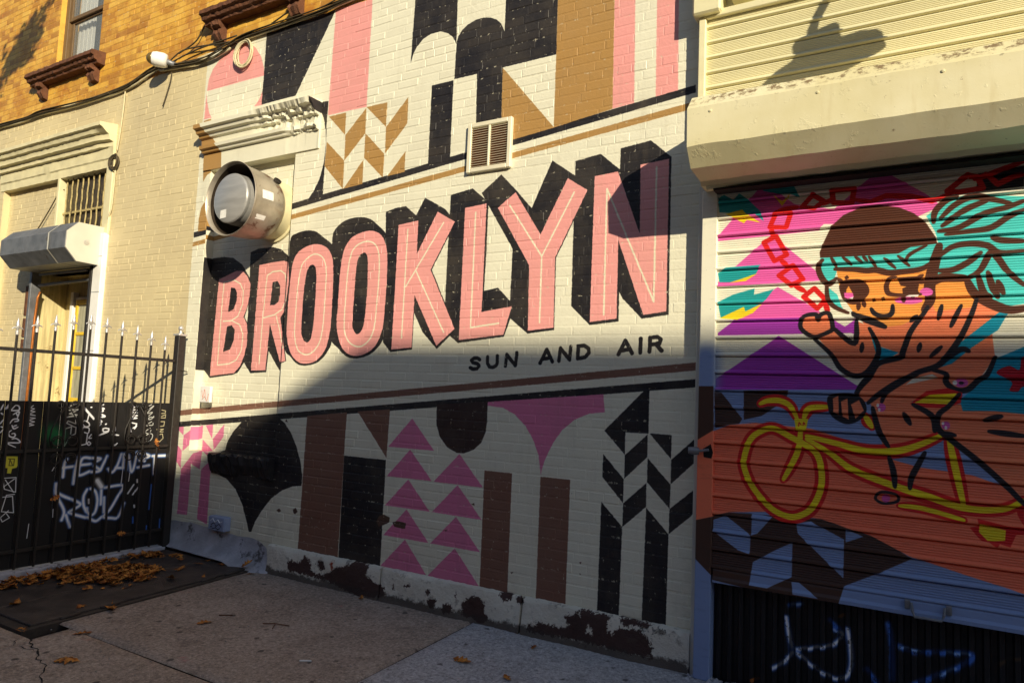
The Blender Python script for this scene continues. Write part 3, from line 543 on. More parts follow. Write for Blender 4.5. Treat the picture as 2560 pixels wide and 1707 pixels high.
(0,'w',0,[(-0.191,1.625),(-0.191,1.622),(-0.192,1.62),(-0.194,1.617),(-0.196,1.616),(-0.197,1.615),(-0.199,1.616),(-0.201,1.617),(-0.203,1.619),(-0.204,1.622),(-0.204,1.625),(-0.204,1.628),(-0.203,1.63),(-0.201,1.633),(-0.199,1.634),(-0.197,1.635),(-0.196,1.634),(-0.194,1.633),(-0.192,1.631),(-0.191,1.628)]),
(0,'w',0,[(-0.184,1.602),(-0.184,1.599),(-0.185,1.596),(-0.187,1.594),(-0.188,1.592),(-0.19,1.592),(-0.192,1.592),(-0.194,1.594),(-0.196,1.596),(-0.196,1.598),(-0.197,1.601),(-0.196,1.604),(-0.196,1.607),(-0.194,1.609),(-0.192,1.61),(-0.19,1.611),(-0.188,1.611),(-0.187,1.609),(-0.185,1.607),(-0.184,1.605)]),
(0,'w',0,[(0.104,1.546),(0.104,1.543),(0.103,1.541),(0.102,1.538),(0.1,1.537),(0.098,1.537),(0.096,1.537),(0.095,1.538),(0.093,1.54),(0.092,1.543),(0.092,1.545),(0.093,1.548),(0.093,1.551),(0.095,1.553),(0.096,1.554),(0.098,1.555),(0.1,1.555),(0.102,1.553),(0.103,1.551),(0.104,1.549)]),
(0,'w',0,[(0.117,1.524),(0.117,1.521),(0.116,1.518),(0.114,1.516),(0.113,1.515),(0.111,1.514),(0.109,1.515),(0.107,1.516),(0.106,1.518),(0.105,1.52),(0.105,1.523),(0.105,1.526),(0.106,1.529),(0.108,1.531),(0.109,1.532),(0.111,1.533),(0.113,1.532),(0.114,1.531),(0.116,1.529),(0.117,1.527)])]
PANEL_TAGS=[
(13,'B',0.034,[(-0.654,0.423),(-0.64,0.333),(-0.621,0.245)]),
(13,'W',0.02,[(-0.654,0.423),(-0.64,0.333),(-0.621,0.245)]),
(13,'B',0.034,[(-0.621,0.236),(-0.674,0.169),(-0.728,0.13)]),
(13,'W',0.02,[(-0.621,0.236),(-0.674,0.169),(-0.728,0.13)]),
(13,'B',0.034,[(-0.604,0.258),(-0.508,0.287),(-0.423,0.319),(-0.369,0.379),(-0.406,0.407)]),
(13,'W',0.02,[(-0.604,0.258),(-0.508,0.287),(-0.423,0.319),(-0.369,0.379),(-0.406,0.407)]),
(13,'B',0.034,[(-0.595,0.242),(-0.525,0.193),(-0.439,0.155),(-0.364,0.159),(-0.327,0.229),(-0.331,0.334),(-0.344,0.42)]),
(13,'W',0.02,[(-0.595,0.242),(-0.525,0.193),(-0.439,0.155),(-0.364,0.159),(-0.327,0.229),(-0.331,0.334),(-0.344,0.42)]),
(13,'B',0.034,[(-0.633,0.492),(-0.579,0.509)]),
(13,'B',0.034,[(-0.151,0.484),(-0.135,0.392),(-0.13,0.204)]),
(13,'B',0.034,[(-0.1,0.382),(-0.039,0.368),(0.11,0.393),(0.204,0.409),(0.214,0.387),(0.167,0.34),(0.036,0.251),(-0.047,0.198)]),
(13,'B',0.034,[(-0.432,0.447),(-0.39,0.411)]),
(13,'B',0.034,[(-0.25,0.229),(-0.202,0.17)]),
(13,'C',0.014,[(-0.1,0.378),(-0.008,0.374)]),
(13,'C',0.014,[(0.11,0.393),(0.204,0.405)]),
(13,'C',0.014,[(0.146,0.326),(0.073,0.272)]),
(13,'C',0.014,[(-0.628,0.495),(-0.579,0.509)]),
(13,'G',0.02,[(0.308,0.339),(0.322,0.382),(0.377,0.418),(0.47,0.443)]),
(9,'N',0.02,[(-0.837,0.039),(-0.801,0.057)]),
(9,'O',0.018,[(-0.382,0.475),(-0.365,0.487)])]
FENCE_TAGS=[
(13,'B',0.04,[(-1.04,0.907),(-1.057,0.867),(-1.059,0.76)]),
(13,'B',0.04,[(-1.065,0.835),(-0.983,0.842)]),
(13,'B',0.04,[(-0.945,0.919),(-0.964,0.812),(-0.97,0.696)]),
(13,'B',0.04,[(-0.845,0.905),(-0.915,0.901),(-0.932,0.768),(-0.843,0.791)]),
(13,'B',0.04,[(-0.915,0.85),(-0.84,0.854)]),
(13,'B',0.04,[(-0.828,0.905),(-0.76,0.897),(-0.783,0.877)]),
(13,'B',0.04,[(-0.701,0.915),(-0.729,0.848),(-0.759,0.789),(-0.826,0.785)]),
(13,'B',0.04,[(-0.805,0.835),(-0.751,0.797)]),
(13,'B',0.04,[(-0.573,0.927),(-0.604,0.823),(-0.644,0.769),(-0.682,0.802)]),
(13,'B',0.04,[(-0.612,0.806),(-0.549,0.802)]),
(13,'B',0.04,[(-0.549,0.925),(-0.549,0.802)]),
(13,'B',0.04,[(-0.523,0.924),(-0.519,0.782)]),
(13,'B',0.04,[(-0.504,0.914),(-0.473,0.77)]),
(13,'B',0.04,[(-0.426,0.933),(-0.447,0.795),(-0.462,0.76)]),
(13,'B',0.04,[(-0.393,0.927),(-0.304,0.896),(-0.397,0.864),(-0.348,0.852)]),
(13,'B',0.04,[(-0.41,0.797),(-0.301,0.809)]),
(13,'B',0.04,[(-0.274,0.894),(-0.145,0.892)]),
(13,'B',0.04,[(-0.25,0.893),(-0.245,0.727)]),
(13,'B',0.04,[(-1.109,0.707),(-1.105,0.626),(-1.073,0.566),(-1.025,0.471),(-1.038,0.399)]),
(13,'B',0.04,[(-1.098,0.633),(-1.036,0.595),(-0.97,0.563),(-0.902,0.523),(-0.908,0.499),(-0.973,0.465),(-0.972,0.448),(-0.841,0.395)]),
(13,'B',0.04,[(-1.006,0.436),(-0.965,0.332)]),
(13,'B',0.04,[(-0.85,0.635),(-0.874,0.579),(-0.867,0.503),(-0.842,0.449)]),
(13,'B',0.04,[(-0.821,0.641),(-0.777,0.612),(-0.753,0.533),(-0.762,0.44),(-0.793,0.41),(-0.829,0.439),(-0.836,0.474)]),
(13,'B',0.04,[(-0.825,0.397),(-0.754,0.354),(-0.705,0.382)]),
(13,'B',0.04,[(-0.726,0.615),(-0.72,0.495)]),
(13,'B',0.04,[(-0.695,0.552),(-0.687,0.423)]),
(13,'B',0.04,[(-0.694,0.638),(-0.534,0.642),(-0.579,0.541),(-0.633,0.442),(-0.688,0.384),(-0.617,0.363),(-0.555,0.364),(-0.511,0.481)]),
(13,'W',0.026,[(-1.04,0.907),(-1.057,0.867),(-1.059,0.76)]),
(13,'W',0.026,[(-1.065,0.835),(-0.983,0.842)]),
(13,'W',0.026,[(-0.945,0.919),(-0.964,0.812),(-0.97,0.696)]),
(13,'W',0.026,[(-0.845,0.905),(-0.915,0.901),(-0.932,0.768),(-0.843,0.791)]),
(13,'W',0.026,[(-0.915,0.85),(-0.84,0.854)]),
(13,'W',0.026,[(-0.828,0.905),(-0.76,0.897),(-0.783,0.877)]),
(13,'W',0.026,[(-0.701,0.915),(-0.729,0.848),(-0.759,0.789),(-0.826,0.785)]),
(13,'W',0.026,[(-0.805,0.835),(-0.751,0.797)]),
(13,'W',0.026,[(-0.573,0.927),(-0.604,0.823),(-0.644,0.769),(-0.682,0.802)]),
(13,'W',0.026,[(-0.612,0.806),(-0.549,0.802)]),
(13,'W',0.026,[(-0.549,0.925),(-0.549,0.802)]),
(13,'W',0.026,[(-0.523,0.924),(-0.519,0.782)]),
(13,'W',0.026,[(-0.504,0.914),(-0.473,0.77)]),
(13,'W',0.026,[(-0.426,0.933),(-0.447,0.795),(-0.462,0.76)]),
(13,'W',0.026,[(-0.393,0.927),(-0.304,0.896),(-0.397,0.864),(-0.348,0.852)]),
(13,'W',0.026,[(-0.41,0.797),(-0.301,0.809)]),
(13,'W',0.026,[(-0.274,0.894),(-0.145,0.892)]),
(13,'W',0.026,[(-0.25,0.893),(-0.245,0.727)]),
(13,'W',0.026,[(-1.109,0.707),(-1.105,0.626),(-1.073,0.566),(-1.025,0.471),(-1.038,0.399)]),
(13,'W',0.026,[(-1.098,0.633),(-1.036,0.595),(-0.97,0.563),(-0.902,0.523),(-0.908,0.499),(-0.973,0.465),(-0.972,0.448),(-0.841,0.395)]),
(13,'W',0.026,[(-1.006,0.436),(-0.965,0.332)]),
(13,'W',0.026,[(-0.85,0.635),(-0.874,0.579),(-0.867,0.503),(-0.842,0.449)]),
(13,'W',0.026,[(-0.821,0.641),(-0.777,0.612),(-0.753,0.533),(-0.762,0.44),(-0.793,0.41),(-0.829,0.439),(-0.836,0.474)]),
(13,'W',0.026,[(-0.825,0.397),(-0.754,0.354),(-0.705,0.382)]),
(13,'W',0.026,[(-0.726,0.615),(-0.72,0.495)]),
(13,'W',0.026,[(-0.695,0.552),(-0.687,0.423)]),
(13,'W',0.026,[(-0.694,0.638),(-0.534,0.642),(-0.579,0.541),(-0.633,0.442),(-0.688,0.384),(-0.617,0.363),(-0.555,0.364),(-0.511,0.481)]),
(13,'W',0.055,[(-0.768,0.705),(-0.729,0.65)]),
(9,'W',0.007,[(-0.948,0.769),(-0.938,0.639)]),
(9,'W',0.007,[(-0.48,0.753),(-0.485,0.678)]),
(9,'W',0.007,[(-0.548,0.793),(-0.552,0.661)]),
(9,'W',0.007,[(-1.053,0.785),(-1.058,0.748)]),
(9,'W',0.007,[(-0.967,0.696),(-0.971,0.686)]),
(9,'W',0.007,[(-1.149,0.816),(-1.136,0.843)]),
(9,'W',0.007,[(-1.113,0.497),(-1.111,0.432)]),
(13,'W',0.018,[(-0.482,0.567),(-0.433,0.642)]),
(13,'W',0.018,[(-0.435,0.553),(-0.389,0.612)]),
(13,'W',0.018,[(-0.404,0.685),(-0.402,0.662)]),
(13,'W',0.018,[(-0.412,0.453),(-0.409,0.435)]),
(13,'W',0.018,[(-0.828,0.549),(-0.825,0.515)]),
(13,'B',0.016,[(-0.261,0.628),(-0.265,0.401)]),
(13,'B',0.016,[(-0.415,0.346),(-0.41,0.293)]),
(13,'B',0.016,[(-0.275,0.248),(-0.275,0.194)]),
(13,'B',0.016,[(-0.148,0.295),(-0.144,0.203)]),
(25,'W',0.011,[(-1.47,1.356),(-1.449,1.351),(-1.44,1.334),(-1.446,1.317),(-1.492,1.314),(-1.495,1.322),(-1.47,1.356)]),
(25,'W',0.011,[(-1.481,1.282),(-1.44,1.305),(-1.45,1.248)]),
(25,'W',0.011,[(-1.46,1.294),(-1.447,1.268)]),
(25,'W',0.011,[(-1.5,1.209),(-1.478,1.243),(-1.445,1.245),(-1.441,1.231),(-1.466,1.226)]),
(25,'W',0.011,[(-1.482,1.197),(-1.466,1.169),(-1.437,1.183)]),
(25,'W',0.011,[(-1.473,1.186),(-1.448,1.197)]),
(25,'W',0.011,[(-1.481,1.158),(-1.499,1.141),(-1.494,1.113),(-1.465,1.101),(-1.451,1.117),(-1.46,1.132),(-1.478,1.129)]),
(25,'W',0.011,[(-1.472,1.087),(-1.444,1.092),(-1.416,1.071),(-1.42,1.057),(-1.502,1.057),(-1.44,1.021)]),
(25,'W',0.011,[(-1.557,1.361),(-1.572,1.316)]),
(25,'W',0.011,[(-1.568,1.293),(-1.552,1.282)]),
(25,'W',0.011,[(-1.546,1.243),(-1.565,1.21)]),
(25,'W',0.011,[(-1.561,1.187),(-1.543,1.181)]),
(25,'W',0.011,[(-1.541,1.164),(-1.559,1.14)]),
(25,'W',0.02,[(-1.505,1.373),(-1.518,1.35),(-1.539,1.327)]),
(8,'W',0.0075,[(-1.34,1.355),(-1.364,1.335),(-1.329,1.329),(-1.365,1.311),(-1.324,1.306),(-1.368,1.288),(-1.319,1.274),(-1.362,1.28),(-1.365,1.259),(-1.317,1.253),(-1.366,1.236),(-1.32,1.224),(-1.369,1.207),(-1.323,1.198),(-1.37,1.187)]),
(8,'E',0.01,[(-1.042,1.362),(-0.985,1.375),(-0.983,1.35),(-1.033,1.322),(-1.061,1.346),(-1.042,1.362)]),
(8,'E',0.01,[(-1.059,1.319),(-0.983,1.323),(-1.053,1.289),(-0.991,1.28),(-1.074,1.259),(-0.999,1.271),(-0.996,1.204),(-1.059,1.228),(-1.069,1.21),(-1.021,1.186)]),
(8,'E',0.01,[(-1.026,1.18),(-1.076,1.162),(-1.072,1.018),(-1.025,1.101),(-0.991,1.118),(-0.99,1.173),(-1.027,1.186),(-1.029,1.119)]),
(9,'W',0.019,[(-0.937,1.341),(-0.847,1.246)]),
(9,'W',0.011,[(-0.89,1.289),(-0.902,1.221)]),
(9,'W',0.011,[(-0.924,1.231),(-0.94,1.209),(-0.914,1.178),(-0.881,1.184),(-0.886,1.209),(-0.912,1.227)]),
(9,'W',0.011,[(-0.934,1.172),(-0.948,1.032),(-0.888,1.03)]),
(9,'W',0.011,[(-0.934,1.172),(-0.882,1.165),(-0.884,1.122),(-0.915,1.129)]),
(9,'W',0.011,[(-0.889,1.11),(-0.892,1.036)]),
(9,'W',0.011,[(-0.856,1.109),(-0.875,1.079),(-0.853,1.078)]),
(9,'W',0.011,[(-0.872,1.048),(-0.855,1.032),(-0.869,1.017),(-0.884,1.033),(-0.872,1.048)]),
(9,'W',0.011,[(-0.88,1.345),(-0.873,1.346)]),
(25,'W',0.014,[(-0.771,1.371),(-0.801,1.352),(-0.764,1.334),(-0.793,1.34),(-0.772,1.315),(-0.805,1.296),(-0.752,1.267),(-0.804,1.255),(-0.776,1.22),(-0.804,1.22),(-0.781,1.201),(-0.806,1.17)]),
(25,'W',0.014,[(-0.731,1.201),(-0.743,1.195)]),
(25,'W',0.014,[(-0.727,1.163),(-0.758,1.157),(-0.75,1.132),(-0.712,1.137),(-0.708,1.156),(-0.733,1.16)]),
(25,'W',0.014,[(-0.709,1.131),(-0.797,1.098)]),
(25,'W',0.014,[(-0.66,1.194),(-0.649,1.142),(-0.67,1.133)]),
(25,'W',0.014,[(-0.671,1.105),(-0.612,1.097)]),
(25,'W',0.014,[(-0.661,1.028),(-0.643,1.008),(-0.619,1.027)]),
(8,'W',0.011,[(-0.51,1.368),(-0.489,1.355),(-0.501,1.342),(-0.455,1.356)]),
(8,'W',0.011,[(-0.513,1.329),(-0.459,1.323),(-0.515,1.309),(-0.457,1.3),(-0.523,1.29),(-0.454,1.273),(-0.508,1.264),(-0.456,1.25),(-0.519,1.241)]),
(8,'W',0.011,[(-0.523,1.212),(-0.454,1.198),(-0.471,1.152),(-0.453,1.178),(-0.485,1.159)]),
(8,'W',0.011,[(-0.513,1.173),(-0.502,1.127)]),
(9,'E',0.008,[(-0.324,1.377),(-0.378,1.343),(-0.355,1.33),(-0.302,1.364),(-0.359,1.297),(-0.311,1.304),(-0.343,1.27)]),
(9,'E',0.008,[(-0.293,1.267),(-0.312,1.243),(-0.34,1.237),(-0.335,1.257),(-0.292,1.257)]),
(9,'E',0.008,[(-0.376,1.244),(-0.381,1.191),(-0.342,1.177)]),
(9,'E',0.008,[(-0.31,1.217),(-0.35,1.19),(-0.3,1.183),(-0.295,1.203)]),
(9,'E',0.008,[(-0.319,1.156),(-0.365,1.124),(-0.328,1.103),(-0.31,1.136)]),
(9,'E',0.008,[(-0.381,1.071),(-0.328,1.103),(-0.292,1.096),(-0.296,1.056),(-0.336,1.03),(-0.36,1.071)]),
(8,'F',0.008,[(-0.241,1.331),(-0.178,1.318),(-0.18,1.297),(-0.245,1.29)]),
(8,'F',0.008,[(-0.235,1.257),(-0.175,1.284),(-0.176,1.25),(-0.242,1.253)]),
(8,'F',0.008,[(-0.242,1.216),(-0.18,1.216),(-0.184,1.175),(-0.241,1.169)]),
(8,'F',0.008,[(-0.253,1.142),(-0.185,1.144),(-0.237,1.115),(-0.186,1.12)]),
(8,'F',0.008,[(-0.245,1.088),(-0.192,1.1),(-0.181,1.059),(-0.214,1.026),(-0.244,1.041)]),
(0,'Y',0,[(-1.51,0.945),(-1.5,0.954),(-1.418,0.948),(-1.413,0.875),(-1.419,0.859),(-1.451,0.852),(-1.455,0.815),(-1.484,0.819),(-1.483,0.859),(-1.513,0.865)]),
(8,'K',0.006,[(-1.483,0.932),(-1.44,0.929),(-1.442,0.877),(-1.475,0.879),(-1.472,0.927),(-1.45,0.881)]),
(8,'W',0.007,[(-1.513,0.782),(-1.416,0.782),(-1.409,0.665),(-1.491,0.696),(-1.509,0.781)]),
(8,'W',0.007,[(-1.5,0.713),(-1.426,0.771)]),
(8,'W',0.007,[(-1.49,0.768),(-1.424,0.666)]),
(8,'W',0.007,[(-1.507,0.634),(-1.428,0.634),(-1.409,0.504),(-1.497,0.522),(-1.472,0.647)]),
(8,'W',0.007,[(-1.459,0.502),(-1.435,0.467),(-1.483,0.441),(-1.5,0.475),(-1.447,0.524)]),
(8,'W',0.007,[(-1.472,0.647),(-1.415,0.649)]),
(9,'W',0.006,[(-1.289,0.4),(-1.294,0.287)]),
(13,'g',0.16,[(-1.184,1.13),(-1.132,1.087)])]
BASE_PEEL=[
(0,'b',0,[(-4.595,0.118),(-4.567,0.15),(-4.479,0.141),(-4.447,0.162),(-4.424,0.214),(-4.343,0.167),(-4.305,0.088),(-4.185,0.086),(-4.046,0.171),(-3.92,0.201),(-3.888,0.242),(-3.756,0.242),(-3.727,0.221),(-3.735,0.149),(-3.624,0.117),(-3.543,0.091),(-3.525,0.035),(-3.791,-0.012),(-4.078,0.041),(-4.302,0.057),(-4.582,0.06)]),
(0,'b',0,[(-4.275,0.172),(-4.232,0.2),(-4.18,0.192),(-4.182,0.139),(-4.24,0.119)]),
(0,'r',0,[(-4.118,0.196),(-4.078,0.208),(-4.081,0.155),(-4.104,0.139)]),
(0,'b',0,[(-3.156,0.073),(-3.083,0.103),(-3.041,0.093),(-3.064,0.031),(-3.123,0.032)]),
(0,'b',0,[(-2.993,0.067),(-2.951,0.092),(-2.906,0.071),(-2.918,0.024),(-2.99,0.027)]),
(0,'b',0,[(-2.836,0.084),(-2.811,0.134),(-2.717,0.19),(-2.647,0.164),(-2.637,0.099),(-2.6,0.05),(-2.639,0.01),(-2.735,0.019),(-2.819,0.037)]),
(0,'b',0,[(-2.524,0.241),(-2.413,0.26),(-2.436,0.201),(-2.501,0.184)]),
(0,'b',0,[(-2.392,0.225),(-2.335,0.241),(-2.339,0.181),(-2.371,0.191)]),
(0,'b',0,[(-2.025,0.176),(-1.967,0.192),(-1.899,0.238),(-1.796,0.235),(-1.7,0.232),(-1.721,0.168),(-1.68,0.126),(-1.671,0.158),(-1.617,0.179),(-1.499,0.182),(-1.446,0.144),(-1.412,0.036),(-1.667,0.039),(-1.938,0.043),(-2.287,0.025),(-2.216,0.102),(-2.13,0.098),(-2.034,0.096),(-1.988,0.126)]),
(0,'b',0,[(-1.64,0.239),(-1.501,0.241),(-1.433,0.235),(-1.458,0.21),(-1.585,0.195),(-1.639,0.204)]),
(0,'b',0,[(-2.283,0.068),(-2.253,0.09),(-2.262,0.03),(-2.287,0.014)]),
(0,'b',0,[(-3.47,0.125),(-3.447,0.139),(-3.436,0.107),(-3.459,0.097)]),
(0,'b',0,[(-3.36,0.15),(-3.307,0.17),(-3.298,0.148),(-3.343,0.129)]),
(0,'b',0,[(-3.145,0.145),(-3.116,0.156),(-3.1,0.129),(-3.136,0.117)]),
(0,'b',0,[(-2.898,0.176),(-2.885,0.184),(-2.874,0.134),(-2.889,0.137)]),
(0,'c',0,[(-1.871,0.128),(-1.849,0.153),(-1.814,0.129),(-1.814,0.104),(-1.87,0.098)]),
(0,'c',0,[(-1.92,0.206),(-1.898,0.213),(-1.899,0.195)]),
(8,'k',0.006,[(-1.499,0.182),(-1.498,0.207),(-1.484,0.185),(-1.481,0.21)]),
(8,'k',0.006,[(-1.474,0.212),(-1.466,0.203),(-1.458,0.215)]),
(8,'k',0.006,[(-1.466,0.203),(-1.466,0.189)]),
(8,'k',0.006,[(-1.427,0.207),(-1.417,0.218),(-1.406,0.213),(-1.426,0.187),(-1.404,0.192)]),
(8,'k',0.006,[(-1.396,0.208),(-1.386,0.217),(-1.38,0.206),(-1.389,0.195),(-1.396,0.203)]),
(8,'k',0.006,[(-1.372,0.215),(-1.372,0.198)]),
(8,'k',0.006,[(-1.365,0.214),(-1.349,0.216),(-1.359,0.199)])]
# ------------------------------------------------------------------ painted surfaces
CREAM = (228, 224, 200)
PAL = dict(K=(30, 28, 32), O=(172, 132, 74), o=(126, 88, 72), P=(232, 158, 152), Q=(220, 122, 158), L=(232, 226, 196), D=(52, 34, 32), X=(84, 58, 46))  # o and Q: paints O and P with the lower wall's shade mixed in
mural_img = paint('mural_paint', -6.45, -1.15, .2, 5.25, .0025, CREAM, PAL, MURAL)
SPAL = dict(b=(132, 152, 192), m=(226, 98, 172), v=(170, 62, 178), t=(36, 160, 160), t2=(78, 202, 196), y=(240, 212, 40), Y=(240, 216, 30), r=(214, 34, 30), R=(180, 16, 34),
            k=(34, 30, 34), n=(72, 48, 38), c=(246, 124, 88), s=(240, 136, 94), f=(238, 158, 74), T=(20, 150, 176), h=(82, 46, 32), w=(240, 236, 224), m2=(220, 96, 176))
shutter_img = paint('shutter_paint', -1.25, .75, .5, 3.0, .0022, (232, 228, 206), SPAL, SHUTTER_ART)
TPAL = dict(W=(238, 238, 240), B=(60, 110, 200), C=(150, 190, 240), G=(70, 52, 36), N=(170, 100, 40), O=(190, 130, 50), Y=(214, 206, 60), K=(60, 60, 24), g=(20, 110, 60), E=(186, 186, 180), F=(176, 166, 130))
panel_img = paint('panel_tags', -1.2, .75, -.1, .7, .003, (22, 22, 25), TPAL, PANEL_TAGS)
fence_img = paint('fence_tags', -1.95, -.05, -.05, 1.45, .0025, (26, 24, 24), TPAL, FENCE_TAGS)
base_img = paint('base_paint', -4.95, -1.15, -.1, .3, .003, (222, 216, 198), dict(b=(70, 48, 42), r=(150, 70, 44), c=(216, 210, 192), k=(50, 48, 46)), BASE_PEEL)

def wall_mat(name, mortar=False, k=1.):
    n = NT(name); X, Y, Z = n.pos()
    nz = n.noise(7, 5, .65); fine = n.noise(55, 4, .6); big = n.noise(.9, 3, .5)
    ew, ev = n.math('MULTIPLY_ADD', n.noise(30, 4, .7), .010, -.005), n.math('MULTIPLY_ADD', n.noise(34, 4, .7, n.scaled(1.2, 1, .9)), .010, -.005)
    m = n.img(mural_img, n.math('MULTIPLY_ADD', n.math('ADD', X, ew), k/5.3, 6.45/5.3), n.math('MULTIPLY_ADD', n.math('ADD', Z, ev), k/5.05, (1.582*(1-k)-.2)/5.05))
    m = n.mix(n.math('MULTIPLY', n.ramp(n.noise(2.4, 6, .7), .35, .70), .20), m, n.mix(.5, m, lin((150, 138, 118))))
    tan = n.mix(n.ramp(big, .35, .65), lin((214, 198, 154)), lin((202, 186, 146)))
    wob = n.math('MULTIPLY_ADD', nz, .012, -.006)
    c = n.mix(n.math('GREATER_THAN', n.math('ADD', X, wob), -6.292), tan, m)
    # yellow upper storey, its old paint worn through to darker brick
    ye = n.mix(n.ramp(n.noise(3.2, 6, .7), .40, .62), lin((222, 172, 70)), lin((196, 140, 50)))
    ye = n.mix(n.math('MULTIPLY', n.ramp(n.noise(13, 7, .8, n.scaled(.6, 1, 1.7)), .54, .66), .8), ye, lin((134, 76, 32)))
    ye = n.mix(n.math('MULTIPLY', n.ramp(n.noise(1.7, 6, .75), .50, .70), .6), ye, lin((166, 96, 38)))
    at = n.t.nodes.new('ShaderNodeAttribute'); at.attribute_name = 'tone'; tone = at.outputs['Fac']
    if not mortar:
        ye = n.mix(n.math('MULTIPLY', n.ramp(tone, .45, 1.), .55), ye, lin((150, 92, 40)))
        ye = n.mix(n.math('MULTIPLY', n.ramp(tone, .35, 0.), .35), ye, lin((236, 196, 96)))
    else: ye = n.mix(.45, ye, lin((150, 100, 48)))
    edge = n.math('MULTIPLY_ADD', n.ramp(X, -7.2, -5.9), .075, n.math('MULTIPLY_ADD', n.noise(2.6, 4, .6), .10, 4.85))
    c = n.mix(n.math('GREATER_THAN', Z, edge), c, ye)
    if not mortar: c = n.mix(n.math('MULTIPLY', n.ramp(tone, .5, 1.), .10), c, n.mix(.5, c, lin((120, 104, 78))))
    # grime: faint streaks and rubbed spots
    st = n.noise(3.0, 5, .7, n.scaled(2.6, 1, .35))
    c = n.mix(n.math('MULTIPLY', n.ramp(st, .52, .78), .16), c, lin((120, 108, 88)))
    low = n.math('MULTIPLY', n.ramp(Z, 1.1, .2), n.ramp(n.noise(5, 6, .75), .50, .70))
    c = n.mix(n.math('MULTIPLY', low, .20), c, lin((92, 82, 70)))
    chip = n.ramp(n.noise(42, 3, .7), .735, .76)
    c = n.mix(n.math('MULTIPLY', chip, .85), c, lin((74, 52, 42)))
    spk = n.ramp(n.noise(95, 2, .6), .68, .73)
    c = n.mix(n.math('MULTIPLY', spk, .06), c, lin((215, 208, 184)))
    if mortar:
        c = n.mix(n.math('MULTIPLY', n.ramp(n.noise(26, 4, .7), .57, .64), .55), c, lin((206, 198, 172)))
    rgh = n.math('MULTIPLY', n.ramp(X, -4.2, -2.2), 1.0)
    h = n.math('ADD', n.math('MULTIPLY', n.noise(38, 5, .7), n.math('MULTIPLY_ADD', rgh, .9, .5)), n.math('MULTIPLY', nz, .8))
    n.bump(h, .5, .004)
    return n.out(c, n.math('MULTIPLY_ADD', fine, .25, .42), 0, .35)

KR = 4.3/4.39   # the lettering is laid out a touch larger on the set-back brickwork of the blocked window
WALLR = wall_mat('painted_brick_blocked_window', False, KR); MORTARR = wall_mat('painted_mortar_blocked_window', True, KR)
WALL = wall_mat('painted_brick'); MORTAR = wall_mat('painted_mortar', True)

def art_mat(name, image, x0, x1, z0, z1, ax='x', rough=.45, wear=None, spec=.4, bump=.1, flake=None):
    n = NT(name); X, Y, Z = n.pos(); A = X if ax == 'x' else Y
    c = n.img(image, n.math('MULTIPLY_ADD', A, 1/(x1-x0), -x0/(x1-x0)), n.math('MULTIPLY_ADD', Z, 1/(z1-z0), -z0/(z1-z0)))
    f = n.noise(24, 5, .7, n.scaled(.35, 1, 1.6) if ax == 'x' else None)
    c = n.mix(n.math('MULTIPLY', n.ramp(f, .5, .75), .16), c, lin((60, 54, 50)))
    g = n.noise(70, 3, .7)
    if flake:
        keep = n.math('MULTIPLY', n.ramp(n.noise(34, 4, .75), .34, .50), n.math('MULTIPLY_ADD', n.ramp(Y, -.020, -.033), .8, .2))
        c = n.mix(keep, lin(flake), c)
    if wear: c = n.mix(n.math('MULTIPLY', n.ramp(g, .69, .73), .8), c, lin(wear))
    n.bump(n.math('ADD', g, f), bump, .003)
    return n.out(c, n.math('MULTIPLY_ADD', f, .3, rough-.12), 0, spec)
SHUT = art_mat('shutter_paint', shutter_img, -1.25, .75, .5, 3.0, wear=(70, 60, 54))
PANEL = art_mat('panel_paint', panel_img, -1.2, .75, -.1, .7, wear=(60, 66, 74), rough=.5, flake=(20, 20, 23))
FENCEM = art_mat('fence_sheet', fence_img, -1.95, -.05, -.05, 1.45, ax='y', rough=.55)

def stone_mat():
    n = NT('painted_stone'); X, Y, Z = n.pos()
    w1, w2 = n.noise(26, 6, .75), n.noise(31, 6, .75, n.scaled(1.1, 1.2, .9))
    c = n.img(base_img, n.math('MULTIPLY_ADD', n.math('MULTIPLY_ADD', w1, .13, n.math('MULTIPLY_ADD', n.noise(85, 4, .8), .05, n.math('ADD', X, -.09))), 1/3.8, 4.95/3.8), n.math('MULTIPLY_ADD', n.math('MULTIPLY_ADD', w2, .11, n.math('MULTIPLY_ADD', n.noise(90, 4, .8), .04, n.math('ADD', Z, -.075))), 1/.4, .1/.4))
    d = n.noise(11, 7, .75)
    c = n.mix(n.ramp(d, .56, .66), c, n.mix(.55, c, lin((84, 68, 56))))
    low = n.ramp(n.math('MULTIPLY_ADD', n.noise(14, 6, .75), -.16, n.math('ADD', Z, .06)), .050, .018)
    c = n.mix(n.math('MULTIPLY', low, .9), c, lin((60, 46, 40)))
    c = n.mix(n.ramp(n.noise(30, 5, .75), .66, .70), c, lin((66, 46, 40)))
    n.bump(n.math('ADD', n.noise(16, 6, .7), d), .9, .016)
    return n.out(c, .75)
STONE = stone_mat()
TRIM = plain('cream_trim', (222, 212, 170), .55, var=.10, scale=5, bump=.3, dirt=(150, 128, 86), dirt_lo=.66)
TRIM2 = plain('cream_trim_mural', (228, 222, 194), .55, var=.08, scale=5, bump=.45, dist=.006, dirt=(120, 100, 70), dirt_lo=.69)
ALU2 = plain('brushed_aluminium', (176, 174, 170), .34, .35, var=.12, scale=3, bump=.05, vs=(1, 1, 9))
INSHADE = plain('shaded_inside', (58, 48, 38), .6, .2, var=.3, scale=9, bump=.1)  # dark colour stands for the shade deep inside the fan
BROWN = plain('brown_stone', (104, 66, 44), .8, var=.25, scale=12, bump=.8, dist=.01, dirt=(58, 36, 26), dirt_lo=.6)
